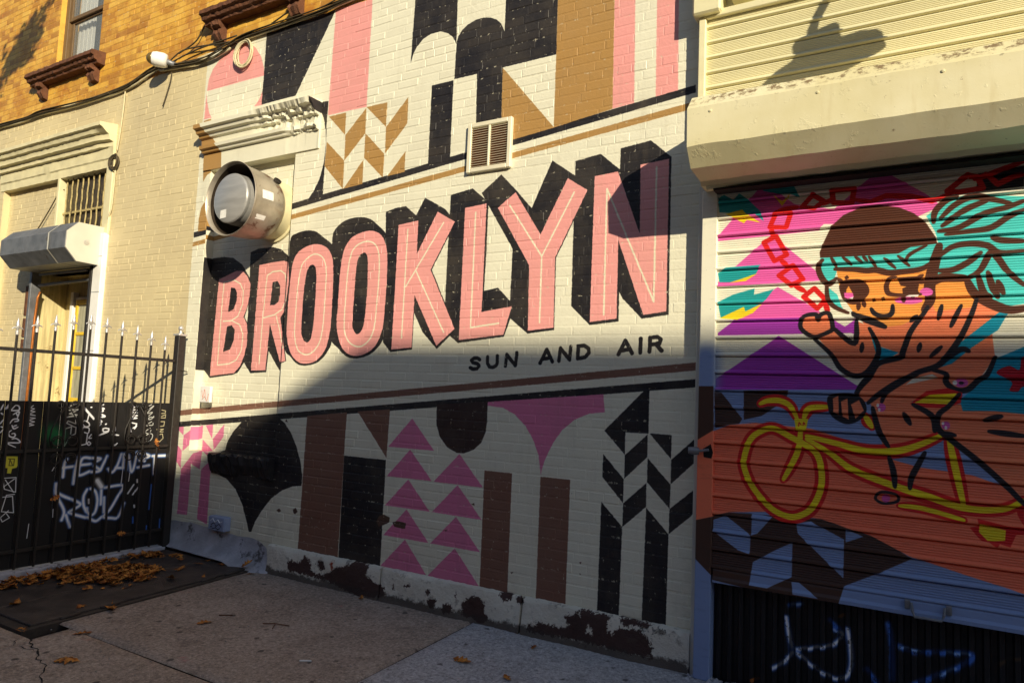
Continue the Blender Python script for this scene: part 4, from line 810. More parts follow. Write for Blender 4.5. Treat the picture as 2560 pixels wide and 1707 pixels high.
WHITE = plain('white_paint', (236, 234, 228), .45, var=.05, scale=6, bump=.1, dirt=(170, 166, 156), dirt_lo=.70)
BLACKIRON = plain('black_iron', (40, 35, 31), .5, var=.25, scale=30, bump=.2, dirt=(70, 48, 34), dirt_lo=.68, spec=.5)
SILVER = plain('silver_paint', (206, 204, 200), .32, .55, var=.12, scale=30, bump=.1)
DARK = plain('dark_void', (26, 23, 20), .9, bump=0)
ALU = plain('spun_aluminium', (178, 168, 152), .38, .5, var=.22, scale=6, bump=.1, dirt=(112, 76, 56), dirt_lo=.58)
GALV = plain('galvanised_steel', (132, 134, 138), .5, .55, var=.22, scale=8, bump=.15, dirt=(96, 86, 74), dirt_lo=.6)
PALE = plain('pale_steel', (208, 204, 190), .5, .1, var=.06, scale=5, bump=.06)
LINING = plain('doorway_boards', (206, 190, 140), .6, var=.28, scale=5, bump=.3, dirt=(120, 96, 58), dirt_lo=.60, vs=(6, 6, .4))
PALEPANE = plain('pale_pane', (176, 174, 150), .15, var=.35, scale=5, bump=0, vs=(4, 1, .6))
CABLE = plain('cable_rubber', (74, 64, 44), .6, var=.3, scale=18, bump=.1)
CABLE2 = plain('cable_cream', (206, 194, 156), .55, var=.1, scale=20, bump=.1)
CONC = plain('grey_concrete', (172, 172, 178), .85, var=.22, scale=6, bump=.6, dist=.006, dirt=(92, 88, 88), dirt_lo=.54)
YELLOWP = plain('yellow_paint', (226, 190, 56), .45, var=.1, scale=8, bump=.1)
COPPER = plain('copper_pipe', (176, 106, 48), .4, .5, var=.2, scale=14)
PINK = plain('magenta_card', (216, 60, 150), .6, bump=0)
FRAMEB = plain('brown_window_frame', (112, 88, 58), .5, var=.12, scale=9, bump=.1)
BLIND = plain('window_blind', (226, 226, 218), .8, var=.1, scale=3, bump=.2, vs=(9, 1, .3))
def glass(name, c=(60, 66, 66), a=.35):
    n = NT(name); n.put(n.b.inputs['Alpha'], a)
    return n.out(lin(c), .03, 0, .8)
GLASS = glass('window_glass', (170, 176, 176), .22)  # pale tint put in for the reflection on the panes
def leafmat(name, cs):
    n = NT(name); oi = n.t.nodes.new('ShaderNodeObjectInfo'); g = n.noise(60, 3, .6); r = n.noise(17, 3, .7)
    c = n.mix(n.ramp(r, .35, .65), lin(cs[0]), lin(cs[1])); c = n.mix(n.ramp(n.noise(23, 4, .7), .48, .62), c, lin(cs[2]))
    return n.out(c, .75, 0, .2)
LEAF = leafmat('dry_leaf', ((204, 140, 66), (146, 84, 36), (84, 50, 28)))

# ------------------------------------------------------------------ the ground
SL = .03
def gz(y): return SL*y
def concrete(name, c, c2, stain):
    n = NT(name)
    a = n.noise(1.3, 6, .65); f = n.noise(44, 5, .9); m_ = n.noise(9, 6, .75)
    cc = n.mix(n.ramp(a, .32, .68), lin(c), lin(c2))
    cc = n.mix(n.math('MULTIPLY', n.ramp(f, .49, .64), .6), cc, lin(tuple(min(255, v*1.28) for v in c2)))
    cc = n.mix(n.math('MULTIPLY', n.ramp(f, .49, .37), .65), cc, lin(tuple(v*.55 for v in c)))
    cc = n.mix(n.math('MULTIPLY', n.ramp(m_, .50, .72), .6), cc, lin(stain))
    v = n.t.nodes.new('ShaderNodeTexVoronoi'); v.inputs['Scale'].default_value = 7.0; v.inputs['Randomness'].default_value = 1
    g = n.t.nodes.new('ShaderNodeNewGeometry'); n.t.links.new(g.outputs['Position'], v.inputs['Vector'])
    gum = n.math('MULTIPLY', n.ramp(n.math('ADD', v.outputs['Distance'], n.math('MULTIPLY', n.noise(26, 4, .7), .26)), .30, .22), n.ramp(n.noise(1.9, 2, .5), .34, .46))
    cc = n.mix(n.math('MULTIPLY', gum, .75), cc, lin((52, 46, 44)))
    ch = n.math('MULTIPLY', n.ramp(n.noise(2.3, 3, .6, n.scaled(1, 1.6, 1)), .66, .72), n.ramp(n.noise(33, 4, .7), .45, .6))
    cc = n.mix(n.math('MULTIPLY', ch, .35), cc, lin((196, 110, 112)))
    n.bump(n.math('ADD', f, n.math('MULTIPLY', m_, 1.6)), .7, .006)
    return n.out(cc, .85, 0, .25)
PAVE = concrete('old_pavement', (146, 130, 116), (168, 152, 138), (106, 94, 84))
PAVE2 = concrete('newer_pavement', (158, 156, 158), (180, 178, 178), (122, 116, 110))
ASPH = plain('asphalt', (62, 62, 64), .9, var=.2, scale=30, bump=.5, dist=.006)
JOINT = plain('joint_dirt', (58, 50, 44), .95, var=.3, scale=40, bump=.4)

g = MB(); g.add([(-60, 2, -.025), (60, 2, -.025), (60, -5.2, gz(-5.2)-.025), (-60, -5.2, gz(-5.2)-.025)], [(0, 3, 2, 1)])
kindof(g.build('ground', JOINT), 'structure')
g = MB(); g.add([(-400, -5.35, -.30), (400, -5.35, -.30), (400, -400, -.30), (-400, -400, -.30)], [(0, 3, 2, 1)]); kindof(g.build('road', ASPH), 'structure')
g = MB(); g.box(-60, 60, -5.35, -5.2, -.5, gz(-5.2)); kindof(g.build('kerb', PAVE2), 'structure')
pave = bpy.data.objects.new('pavement', None); col.objects.link(pave); pave['kind'] = 'structure'
def slab(x0, x1, y0, y1, m, crack=False, n=24, dz=0.):
    """one paving flag: bevelled rim, slightly uneven top"""
    s = MB(); b = .012
    xs = [x0, x0+b] + [x0+b+(x1-x0-2*b)*i/n for i in range(1, n)] + [x1-b, x1]
    ny = max(4, int((y1-y0)/(x1-x0)*n)); ys = [y0, y0+b] + [y0+b+(y1-y0-2*b)*i/ny for i in range(1, ny)] + [y1-b, y1]
    for i, x in enumerate(xs):
        for j, y in enumerate(ys):
            rim = i in (0, len(xs)-1) or j in (0, len(ys)-1)
            wob = .003*math.sin(x*3.1+y*1.7)*math.cos(y*2.3-x)
            s.v.append((x, y, gz(y)+dz+(-.012 if rim else wob)))
    J = len(ys)
    s.f += [(i*J+j, (i+1)*J+j, (i+1)*J+j+1, i*J+j+1) for i in range(len(xs)-1) for j in range(J-1)]
    return s.build('paving_slab', m, pave, True)
for (a, b_, c_, d_, m_) in ((-5.0, -2.742, -1.642, -.0, PAVE), (-2.728, -1.0, -1.642, 0., PAVE2), (-.99, 3., -1.642, 0., PAVE2), (-6.5, -4.845, -4.4, -1.885, PAVE),
                            (-4.835, -2.742, -4.4, -1.655, PAVE), (-2.728, -.9, -4.4, -1.655, PAVE2), (-.89, 3., -4.4, -1.655, PAVE2), (-9, -6.51, -5.19, -1.885, PAVE), (-6.5, 3., -5.19, -4.41, PAVE)):
    slab(a, b_, c_, d_, m_)
# the crack that runs from the hatch corner, and finer branches
rk = random.Random(12)
def crack(pts, w0):
    P2 = [Vector((*p, 0)) for p in pts]
    for lev in range(3):
        Q = [P2[0]]
        for i in range(len(P2)-1):
            d_ = P2[i+1]-P2[i]; n_ = Vector((-d_.y, d_.x, 0)); Q += [P2[i]+d_*.5+n_*rk.uniform(-.22, .22), P2[i+1]]
        P2 = Q
    cr = MB()
    for i, p in enumerate(P2):
        t_ = (P2[min(i+1, len(P2)-1)]-P2[max(i-1, 0)]).normalized(); n_ = Vector((-t_.y, t_.x, 0))*w0*rk.uniform(.25, 1.)*(1-.6*i/len(P2))
        for q in (p-n_, p+n_): cr.v.append((q.x, q.y, gz(q.y)+.0045))
    cr.f += [(2*i, 2*i+1, 2*i+3, 2*i+2) for i in range(len(P2)-1)]
    cr.build('crack', DARK, pave)
crack([(-4.83, -1.90), (-4.66, -1.955), (-4.5, -2.02), (-4.25, -2.1), (-3.9, -2.24), (-3.6, -2.5)], .008)
crack([(-4.90, -1.93), (-4.72, -1.99), (-4.62, -1.98)], .004); crack([(-4.95, -1.98), (-5.3, -2.12), (-5.7, -2.2)], .003); crack([(-2.4, -.9), (-2.0, -1.0), (-1.7, -1.3)], .002)
# ------------------------------------------------------------------ the mural house
house = thing('brick_house', 'brick house painted yellow above and cream below, bearing the pink BROOKLYN mural', 'house')
CH, BZ, JT = .0687, .236, .006
HOLES = [(-6.10, -4.9, .95, 3.715), (-10.33, -7.93, -1, 4.21), (-9.33, -8.36, 5.395, 7.4)]
def camproj(x, y, z):
    d = Vector((x, y, z)) - CAM_P; q = (rx.dot(d), dy.dot(d), fz.dot(d))
    return (1740.92*q[0]/q[2]+1280, 1740.92*q[1]/q[2]+853.5) if q[2] > .1 else (9e3, 9e3)
rects = []   # x0,x1,z0,z1,Y
def lay(x0, x1, z0, z1, Y, holes=()):
    i0 = int(math.floor((z0-BZ)/CH)); i = i0
    rnd = random.Random(int(x0*100)+5)
    while BZ+i*CH < z1:
        za, zb = max(z0, BZ+i*CH+JT/2), min(z1, BZ+(i+1)*CH-JT/2)
        if zb-za > .012:
            head = i % 7 == 3; L = .1055 if head else .2095
            x = x0-(((i*.5) % 1)*.2095+.07*(i % 3)) if not head else x0-.05
            while x < x1:
                a, b = max(x0, x+JT/4), min(x1, x+L-JT/4); x += L
                segs = [(a, b, za, zb)]
                for (h0, h1, k0, k1) in holes:
                    new = []
                    for (p, q, r_, s_) in segs:
                        if q <= h0 or p >= h1 or s_ <= k0 or r_ >= k1: new.append((p, q, r_, s_)); continue
                        if p < h0: new.append((p, h0, r_, s_))
                        if q > h1: new.append((h1, q, r_, s_))
                        p2, q2 = max(p, h0), min(q, h1)
                        if s_ > k1: new.append((p2, q2, k1, s_))
                        if r_ < k0: new.append((p2, q2, r_, k0))
                    segs = new
                rects.extend((p, q, r_, s_, Y) for (p, q, r_, s_) in segs if q-p > .015 and s_-r_ > .012)
        i += 1
lay(-12.6, -1.19, BZ, 7.6, 0., HOLES)
lay(-6.10, -4.9, .95, 3.715, .092)
lay(-10.33, -8.95, 3.3, 3.985, .08)
lay(-10.33, -9.36, .0, 3.3, .08)
def brick_mesh(w_, h_, rnd):
    bx, bz = .0045, .0065; d = rnd.choice((.0014, .0018, .0022, .0028, .0036)); j = lambda s=.0016: rnd.uniform(-s, s)
    o = [(j(), 0, j()), (w_+j(), 0, j()), (w_+j(), 0, h_+j()), (j(), 0, h_+j())]
    f = [(bx+j(), -d+j(.0006), bz+j()), (w_-bx+j(), -d+j(.0006), bz+j()), (w_-bx+j(), -d+j(.0006), h_-bz+j()), (bx+j(), -d+j(.0006), h_-bz+j())]
    return o+f, [(4, 5, 6, 7), (0, 1, 5, 4), (1, 2, 6, 5), (2, 3, 7, 6), (3, 0, 4, 7)]
scored = []
for r_ in rects:
    x0, x1, z0, z1, Y = r_
    cs = [camproj(x0, Y, z0), camproj(x1, Y, z0), camproj(x1, Y, z1), camproj(x0, Y, z1)]
    inside = sum(0 < c[0] < 2560 and 0 < c[1] < 1707 for c in cs)
    ar = abs(sum(cs[i][0]*cs[(i+1) % 4][1]-cs[(i+1) % 4][0]*cs[i][1] for i in range(4)))/2
    blocked = x1 > -1.6 and False
    scored.append((ar if inside >= 4 and not blocked else 0, r_))
scored.sort(key=lambda t: -t[0])
def toned(me):
    a = me.attributes.new('tone', 'FLOAT', 'FACE'); n_ = len(me.polygons)//5; rt = random.Random(n_)
    a.data.foreach_set('value', [v for v in (rt.random() for _ in range(n_)) for _ in range(5)])
rest = MB(); inset = MB(); rnd = random.Random(3); shared = {}
for k, (ar, (x0, x1, z0, z1, Y)) in enumerate(scored):
    key = (round(x1-x0, 3), round(z1-z0, 3), k % 5)
    if k < 300 and Y == 0.:
        if key not in shared:
            v_, f_ = brick_mesh(x1-x0, z1-z0, rnd); m = MB(); m.add(v_, f_); o = m.build('brick', WALL, house); shared[key] = o.data; toned(o.data)
        else:
            o = bpy.data.objects.new('brick', shared[key]); col.objects.link(o); o.parent = house
        o.location = (x0, Y, z0)
    else:
        v_, f_ = brick_mesh(x1-x0, z1-z0, rnd); (inset if Y == .092 else rest).add([(a+x0, b+Y, c+z0) for a, b, c in v_], f_)
for mb_, nm, mm in ((rest, 'brickwork', WALL), (inset, 'infill_brickwork', WALLR)):
    o = kindof(mb_.build(nm, mm, house), 'stuff'); toned(o.data)
# mortar bed behind the bricks, with the openings cut out of it
def bed(x0, x1, z0, z1, Y, holes, name='mortar_bed', m=MORTAR):
    xs = sorted({x0, x1, *[v for h in holes for v in h[:2] if x0 < v < x1]}); zs = sorted({z0, z1, *[v for h in holes for v in h[2:] if z0 < v < z1]})
    b = MB()
    for i in range(len(xs)-1):
        for j in range(len(zs)-1):
            cx, cz = (xs[i]+xs[i+1])/2, (zs[j]+zs[j+1])/2
            if any(h[0] < cx < h[1] and h[2] < cz < h[3] for h in holes): continue
            b.add([(xs[i], Y, zs[j]), (xs[i+1], Y, zs[j]), (xs[i+1], Y, zs[j+1]), (xs[i], Y, zs[j+1])], [(0, 1, 2, 3)])
    return b.build(name, m, house)
bed(-12.6, -1.19, -.1, 7.6, -.0007, HOLES)
bed(-6.10, -4.9, .95, 3.715, .0919, [], 'mortar_bed', MORTARR)
bed(-10.33, -8.95, 3.3, 4.21, .0799, []); bed(-10.33, -9.36, -.1, 3.3, .0799, [])
for (x0, x1, z0, z1, d, m_) in ((-6.10, -4.9, .95, 3.715, .092, WALLR), (-10.33, -7.93, -.1, 4.21, .42, WALL), (-9.33, -8.36, 5.395, 7.4, .3, WALL)):
    rv = MB()
    rv.add([(x0, 0, z0), (x0, d, z0), (x0, d, z1), (x0, 0, z1)], [(0, 1, 2, 3)]); rv.add([(x1, 0, z0), (x1, d, z0), (x1, d, z1), (x1, 0, z1)], [(3, 2, 1, 0)])
    rv.add([(x0, 0, z1), (x1, 0, z1), (x1, d, z1), (x0, d, z1)], [(0, 1, 2, 3)]); rv.add([(x0, 0, z0), (x1, 0, z0), (x1, d, z0), (x0, d, z0)], [(3, 2, 1, 0)])
    rv.build('reveal', m_, house)
bk = MB(); bk.box(-12.6, -1.19, .8, 7., -.1, 9.); bk.box(-12.6, -1.19, .02, 7., 7.6, 9.); bk.build('rear_block', TRIM, house)
# projecting stump of the old sill under the blocked window
sl = MB(); rs = random.Random(5); pr = [(.095, .955), (-.045, .96), (-.055, .945), (-.052, .87), (-.03, .80), (-.012, .775), (0., .77), (.095, .77)]
sl.prism_x(pr, -5.75, -4.9, 26, lambda x, y, z: (x, y+((rs.uniform(-.012, .012)+.02*math.sin(math.floor(x/.11)*7.3)) if y < 0 else 0), z+rs.uniform(-.012, .012)))
sl.build('broken_sill', WALL, house)
# hood over the blocked window, crumbled at one end
er = random.Random(11)
from mathutils import noise as mnoise
def erode(x, y, z):
    t = max(0, min(1, (x+5.45)/.3)); c = max(0, min(1, (x+5.02)/.12))*(x < -4.62)
    if y > -.001: return (x, y, z)
    w_ = t if 3.98 < z < 4.10 else (c if z < 3.98 and z > 3.86 else 0)
    v = mnoise.noise(Vector((x*16, y*30, z*22))); u = mnoise.noise(Vector((x*45, y*60, z*50)))
    return (x, min(-.012, y+w_*(.028+.035*v+.016*u)), z+w_*.010*u)
hood = MB()
hood.prism_x([(.09, 4.16), (-.02, 4.155), (-.165, 4.135), (-.165, 4.095), (-.135, 4.085), (-.125, 4.055), (-.095, 4.045), (-.085, 4.02), (-.06, 4.01), (-.055, 3.955),
              (-.085, 3.945), (-.08, 3.915), (-.055, 3.905), (-.048, 3.885), (-.02, 3.88), (-.018, 3.716), (.09, 3.716)], -6.2, -4.6, 150, erode)
HOODM = wall_mat('painted_hood')
smooth_by_angle(hood.build('window_hood', HOODM, house), 30)
# hood over the side door
hood = MB(); hood.prism_x([(.09, 4.475), (-.03, 4.465), (-.20, 4.44), (-.20, 4.40), (-.17, 4.39), (-.155, 4.345), (-.125, 4.335), (-.115, 4.30), (-.115, 4.275), (-.07, 4.262), (-.065, 4.212), (-.03, 4.205), (-.025, 4.09), (-.012, 4.075), (-.01, 3.985), (.09, 3.985)], -10.4, -7.82, 60,
             lambda x, y, z: (x, y+er.uniform(-.003, .003)+(.03*max(0, (x+8.05)/.2) if y < -.05 and x > -8.05 and z < 4.38 else 0), z+er.uniform(-.003, .003)))
smooth_by_angle(hood.build('door_hood', TRIM, house), 30)
for q in ((-8.99, -8.94, -.012), (-7.93, -7.80, -.025)):
    bl = MB(); bl.bbox(q[0], q[1], q[2], .1, 3.2, 3.988); bl.build('transom_jamb', TRIM, house)
# stone base, one block after another
rs = random.Random(9)
for (x0, x1) in ((-4.86, -3.596), (-3.586, -2.352), (-2.338, -1.193)):
    s = MB(); n_ = 40
    s.prism_x([(.05, .236), (-.018, .238), (-.038, .228), (-.046, .20), (-.05, .12), (-.055, .03), (-.07, -.03), (.05, -.06)], x0, x1, n_,
              lambda x, y, z: (x, y+(rs.uniform(-.006, .006)+.006*math.sin(x*9+z*17) if y < -.03 else 0), z+(rs.uniform(-.004, .004) if z > 0 else 0)))
    smooth_by_angle(s.build('stone', STONE, house), 50)
# concrete cove between wall and hatch
cv = MB(); N_ = 60; prof = 12
for i in range(N_+1):
    x = -6.45+i*(1.62)/N_; e = max(0, (x+5.22)/.39); top = (.262+.016*math.sin(x*5)+.004*math.sin(x*23))*(1-.25*e**2) if e < 1 else .19
    out_ = .12+.03*math.sin(x*2.2)+.05*math.sin(min(1, e*1.2)*math.pi); zb = .045-.075*min(1, max(0, (x+5.3)/.25))
    if e > 0: top = top*math.sqrt(max(.03, 1-(e*.93)**4))
    for j in range(prof+1):
        t = j/prof; y = -out_*(t**2.2)-.012; z = zb+(top-zb)*(1-t)**1.5
        cv.v.append((x, y+.003*math.sin(x*31+j), z))
    cv.v.append((x, .03, -.06))
m_ = prof+2
for i in range(N_):
    for j in range(m_-1): cv.f.append((i*m_+j, i*m_+j+1, (i+1)*m_+j+1, (i+1)*m_+j))
cv.f.append(tuple(range(m_))); cv.f.append(tuple(N_*m_+j for j in range(m_))[::-1])
smooth_by_angle(tag(cv.build('concrete_cove', CONC), 'smeared grey concrete cove along the foot of the mural wall beside the cellar hatch', 'concrete'), 60)

# ---- upper storey windows
def sill(x0, x1, ztop, brs):
    root = MB(); rr = random.Random(2)
    root.prism_x([(.05, ztop), (-.165, ztop-.03), (-.17, ztop-.075), (-.14, ztop-.085), (-.13, ztop-.12), (-.10, ztop-.13), (-.09, ztop-.155), (.05, ztop-.16)], x0, x1, 40,
                 lambda x, y, z: (x+rr.uniform(-.003, .003), y+rr.uniform(-.005, .005), z+rr.uniform(-.004, .004)))
    s = root.build('window_sill', BROWN, house)
    for xb in brs:
        b = MB(); b.prism_x([(.02, ztop-.155), (-.11, ztop-.155), (-.115, ztop-.20), (-.07, ztop-.22), (-.085, ztop-.27), (-.05, ztop-.33), (.02, ztop-.35)], xb-.06, xb+.06, 5,
                            lambda x, y, z: (x+rr.uniform(-.006, .006), y+rr.uniform(-.008, .008), z+rr.uniform(-.006, .006)))
        b.build('bracket', BROWN, s)
sill(-9.72, -8.20, 5.40, (-9.50, -8.36)); sill(-6.25, -4.86, 5.36, (-6.07, -4.98))
win = MB()
for (a, b_, c_, d_) in ((-9.33, -9.25, 5.395, 7.4), (-8.42, -8.36, 5.395, 7.4), (-9.25, -8.42, 7.3, 7.4), (-9.25, -8.42, 5.395, 5.44)): win.bbox(a, b_, .06, .16, c_, d_, .005)
wf = win.build('window', FRAMEB, house)
for (z0, z1, y0) in ((5.44, 6.08, .10), (6.06, 7.3, .07)):
    s = MB(); s.bbox(-9.25, -9.19, y0, y0+.035, z0, z1, .004); s.bbox(-8.47, -8.42, y0, y0+.035, z0, z1, .004); s.bbox(-9.19, -8.47, y0, y0+.035, z0, z0+.05, .004); s.bbox(-9.19, -8.47, y0, y0+.035, z1-.045, z1, .004)
    s.build('sash', FRAMEB, wf)
    p = MB(); p.box(-9.19, -8.47, y0+.015, y0+.02, z0+.05, z1-.045); p.build('pane', GLASS, wf)
b = MB()
for i in range(8): b.box(-9.24+i*.045, -9.24+i*.045+.041, .185+.01*(i % 2), .195+.01*(i % 2), 5.4, 7.35)
b.box(-8.62, -8.43, .21, .22, 5.4, 7.35); b.build('curtain', BLIND, wf)
b = MB(); b.box(-9.33, -8.36, .28, .30, 5.39, 7.4); b.build('window_back', DARK, wf)

# ---- side door: transom, recess, door leaf, roll-up shutter housing
tr = MB(); tr.box(-8.94, -7.93, .30, .32, 3.2, 3.985); trans = tr.build('transom_window', DARK, house)
GR = plain('dirty_glass', (66, 54, 34), .35, var=.6, scale=16, bump=.3, dirt=(120, 106, 66), dirt_lo=.56); GBAR = plain('grimy_bar', (178, 160, 108), .6, var=.3, scale=26, bump=.4, dirt=(86, 66, 38), dirt_lo=.56)
for i in range(9):
    b = MB(); x = -8.89+i*.115; b.tube([(x+.006*math.sin(k*1.9+i), .055, 3.2+.79*k/14) for k in range(15)], .0085, 6); b.build('grille_bar', GBAR, trans)
b = MB(); b.box(-8.94, -7.93, .05, .065, 3.55, 3.575); b.build('grille_rail', GBAR, trans)
b = MB(); b.box(-8.94, -7.93, .085, .09, 3.2, 3.985); b.build('pane', GR, trans)
ves = MB()
ves.add([(-9.36, .0, -.1), (-9.36, .40, -.1), (-9.36, .40, 3.3), (-9.36, .0, 3.3)], [(0, 1, 2, 3)]); ves.add([(-9.36, 0, 2.86), (-7.93, 0, 2.86), (-7.93, .41, 2.86), (-9.36, .41, 2.86)], [(0, 1, 2, 3)])
ves.add([(-9.36, .40, -.1), (-7.93, .40, -.1), (-7.93, .40, 2.9), (-9.36, .40, 2.9)], [(0, 1, 2, 3)])
ves.build('doorway_lining', LINING, house)
b = MB(); b.box(-8.95, -7.93, .06, .3, 2.86, 3.25); b.box(-9.36, -8.95, .06, .3, 2.86, 3.31); b.build('lintel', DARK, house)
dx0, dx1 = -9.06, -8.12
d = MB(); d.bbox(dx0, dx1, .36, .395, 0, 2.6, .006); d.bbox(dx0-.07, dx0-.004, .33, .398, 0, 2.66, .005); d.bbox(dx1+.004, dx1+.07, .33, .398, 0, 2.66, .005)
door = d.build('door', WHITE, house)
for z0, z1 in ((1.36, 1.70), (1.74, 2.12), (2.16, 2.50)):
    b = MB(); b.box(dx0+.10, dx1-.10, .350, .356, z0, z1); b.build('pane', PALEPANE, door)
b = MB()
for (a, b_, c_, d_) in ((dx0+.05, dx0+.10, 1.30, 2.56), (dx1-.10, dx1-.05, 1.30, 2.56), (dx0+.10, dx1-.10, 1.30, 1.36), (dx0+.10, dx1-.10, 1.70, 1.74), (dx0+.10, dx1-.10, 2.12, 2.16), (dx0+.10, dx1-.10, 2.50, 2.56)): b.bbox(a, b_, .335, .36, c_, d_, .005)
b.build('glazing_bar', YELLOWP, door)
b = MB(); b.box(dx0+.28, dx0+.44, .344, .348, 1.46, 1.68); b.build('sticker', PINK, door)
b = MB(); b.lathe([(.0, 0), (.028, .0), (.03, .03), (.02, .06), (0, .065)], (dx0+.04, .36, 1.25), (0, -1, 0), 14); b.build('knob', SILVER, door, True)
b = MB(); b.bbox(-7.965, -7.80, -.055, .05, 0, 3.215, .006); jam = b.build('door_jamb', WHITE, house)
for z in (.9, 1.9, 2.55, 2.95):
    q = MB(); q.box(-7.966, -7.799, -.0562, -.0555, z, z+.006); q.build('seam', GALV, jam)
for x, mm in ((-9.30, GALV), (-8.0, BLACKIRON)):
    b = MB(); b.bbox(x-.025, x+.025, -.06, .05, 0, 2.86, .004); b.build('shutter_track', mm, house)
b = MB(); b.bbox(-9.34, -9.325, -.05, .06, 0, 2.8, .003); b.build('track_angle', BLACKIRON, house)
b = MB(); b.tube([(-9.22, .02, 2.62), (-9.235, .01, 2.55), (-9.24, .0, 2.3), (-9.245, 0, 1.6), (-9.26, 0, .6)], .014, 8); b.build('copper_pipe', COPPER, house, True)
# rusted slot beside the doorway
for z0, z1 in ((2.35, 2.72), (2.08, 2.31), (1.9, 2.05)):
    b = MB(); b.box(-9.66, -9.61, .062, .072, z0, z1); b.build('slot', BROWN, house)
# housing
hs = thing('shutter_housing', 'grey eight-sided steel roll-up shutter housing above the side door', 'shutter box', loc=(-8.5, 0, 2.85))
hs_inv = Matrix.Translation((8.5, 0, -2.85))
def sub(mb, name, m, parent=hs, smooth=False):
    o = mb.build(name, m, parent, smooth); o.matrix_parent_inverse = Matrix.Translation(-parent.location); return o
PR = [(-.01, 3.29), (-.295, 3.285), (-.41, 3.165), (-.41, 2.985), (-.29, 2.853), (-.01, 2.85)]
b = MB(); b.prism_x(PR, -9.30, -7.885, 1); sub(b, 'hood_body', GALV)
b = MB(); b.prism_x([(y*.985-.003, 3.07+(z-3.07)*.985) for y, z in PR], -7.884, -7.868, 1); sub(b, 'end_plate', PALE)
b = MB(); b.prism_x([(y*1.015-.003, 3.07+(z-3.07)*1.02) for y, z in PR], -8.23, -8.205, 1, cap=False); sub(b, 'seam_strap', PALE)
b = MB(); b.lathe([(.0, 0), (.03, 0), (.03, .004), (0, .006)], (-7.868, -.2, 3.08), (1, 0, 0), 16); sub(b, 'axle_cap', SILVER)
b = MB(); b.tube([(-9.15, -.03, 2.82), (-8.1, -.03, 2.82)], .018, 8); sub(b, 'guide_bar', GALV)
b = MB(); b.tube([(-9.25, .02, 2.70), (-7.99, .02, 2.72)], .02, 8); sub(b, 'lower_bar', GALV)

# ------------------------------------------------------------------ exhaust fan
FX, FZ_ = -5.205, 3.215
fan = thing('exhaust_fan', 'round spun aluminium exhaust fan on the blocked window left of the mural lettering', 'exhaust fan', loc=(FX, .08, FZ_))
def fsub(mb, name, m, smooth=True, a=40):
    o = mb.build(name, m, fan); o.matrix_parent_inverse = Matrix.Translation(-fan.location)
    return smooth_by_angle(o, a) if smooth else o
ax = (0, -1, 0)
b = MB(); b.lathe([(.285, -.01), (.285, .012), (.262, .016), (.258, .12), (.262, .13), (.0, .131)], (FX, .08, FZ_), ax, 40); fsub(b, 'curb', TRIM)
b = MB(); b.lathe([(.225, .10), (.262, .12), (.292, .17), (.308, .25), (.316, .36), (.322, .47), (.330, .492), (.334, .50), (.331, .508), (.322, .50), (.316, .46)], (FX, .08, FZ_), ax, 56); b.f = b.f[:-1]; fsub(b, 'wind_band', ALU)
b = MB(); b.lathe([(.3155, .465), (.310, .36), (.298, .24), (.26, .16), (.0, .14)], (FX, .08, FZ_), ax, 56); b.f = [f for f in b.f if len(f) == 4]; fsub(b, 'shaded_inner_face', INSHADE)
b = MB(); b.lathe([(.215, .19), (.222, .30), (.224, .44), (.22, .47), (.222, .475), (.222, .50), (.215, .512), (.20, .518), (.0, .52)], (FX+.01, .08, FZ_), ax, 48); fsub(b, 'motor_drum', ALU2, True, 28)
b = MB(); b.lathe([(.0, 0), (.035, 0), (.035, .02), (.024, .022), (.022, .01), (0, .01)], (FX+.235, -.13, FZ_+.205), (.75, -.05, .66), 20); fsub(b, 'conduit_hole', BLACKIRON)
STK = plain('paper_sticker', (228, 226, 220), .6, var=.1, scale=40, bump=0)
b = MB(); b.add([(FX-.09, -.4435, FZ_-.18), (FX-.01, -.4435, FZ_-.175), (FX-.012, -.4435, FZ_-.10), (FX-.088, -.4435, FZ_-.105)], [(0, 1, 2, 3)]); fsub(b, 'sticker', STK, False)
for (a0, a1, d0, d1) in ((-.02, .22, .30, .42), (-.62, -.48, .34, .44)):
    b = MB(); q = []
    for a_ in (a0, (a0+a1)/2, a1):
        for d_ in (d0, d1):
            r_ = .3115+.02*(d_-.25)*1.2+.004; q.append((FX+r_*math.cos(a_), .08-d_, FZ_+r_*math.sin(a_)))
    b.add(q, [(0, 2, 3, 1), (2, 4, 5, 3)]); fsub(b, 'paper_label', STK, False)

# ------------------------------------------------------------------ wall vent
vt = thing('wall_vent', 'white louvred vent cover set in the mural above the letters O and L', 'vent', loc=(-2.79, 0, 3.46))
def vsub(mb, name, m):
    o = mb.build(name, m, vt); o.matrix_parent_inverse = Matrix.Translation(-vt.location); return o
VF = plain('vent_paint', (226, 218, 190), .5, var=.07, scale=8, bump=.15, dirt=(150, 120, 80), dirt_lo=.7)
b = MB()
for (x0, x1, z0, z1) in ((-2.985, -2.95, 3.27, 3.655), (-2.63, -2.595, 3.27, 3.655), (-2.95, -2.63, 3.62, 3.655), (-2.95, -2.63, 3.27, 3.305)): b.bbox(x0, x1, -.035, .0, z0, z1, .005)
vsub(b, 'frame', VF); b = MB(); b.bbox(-2.798, -2.782, -.034, -.004, 3.305, 3.62, .003); vsub(b, 'mullion', VF)
VB = plain('vent_inside', (112, 66, 34), .9, var=.3, scale=20, bump=0); b = MB(); b.box(-2.95, -2.63, -.0115, -.0105, 3.305, 3.62); vsub(b, 'backing', VB)  # brown backing colour stands for the shadows between the louvres
proto = None
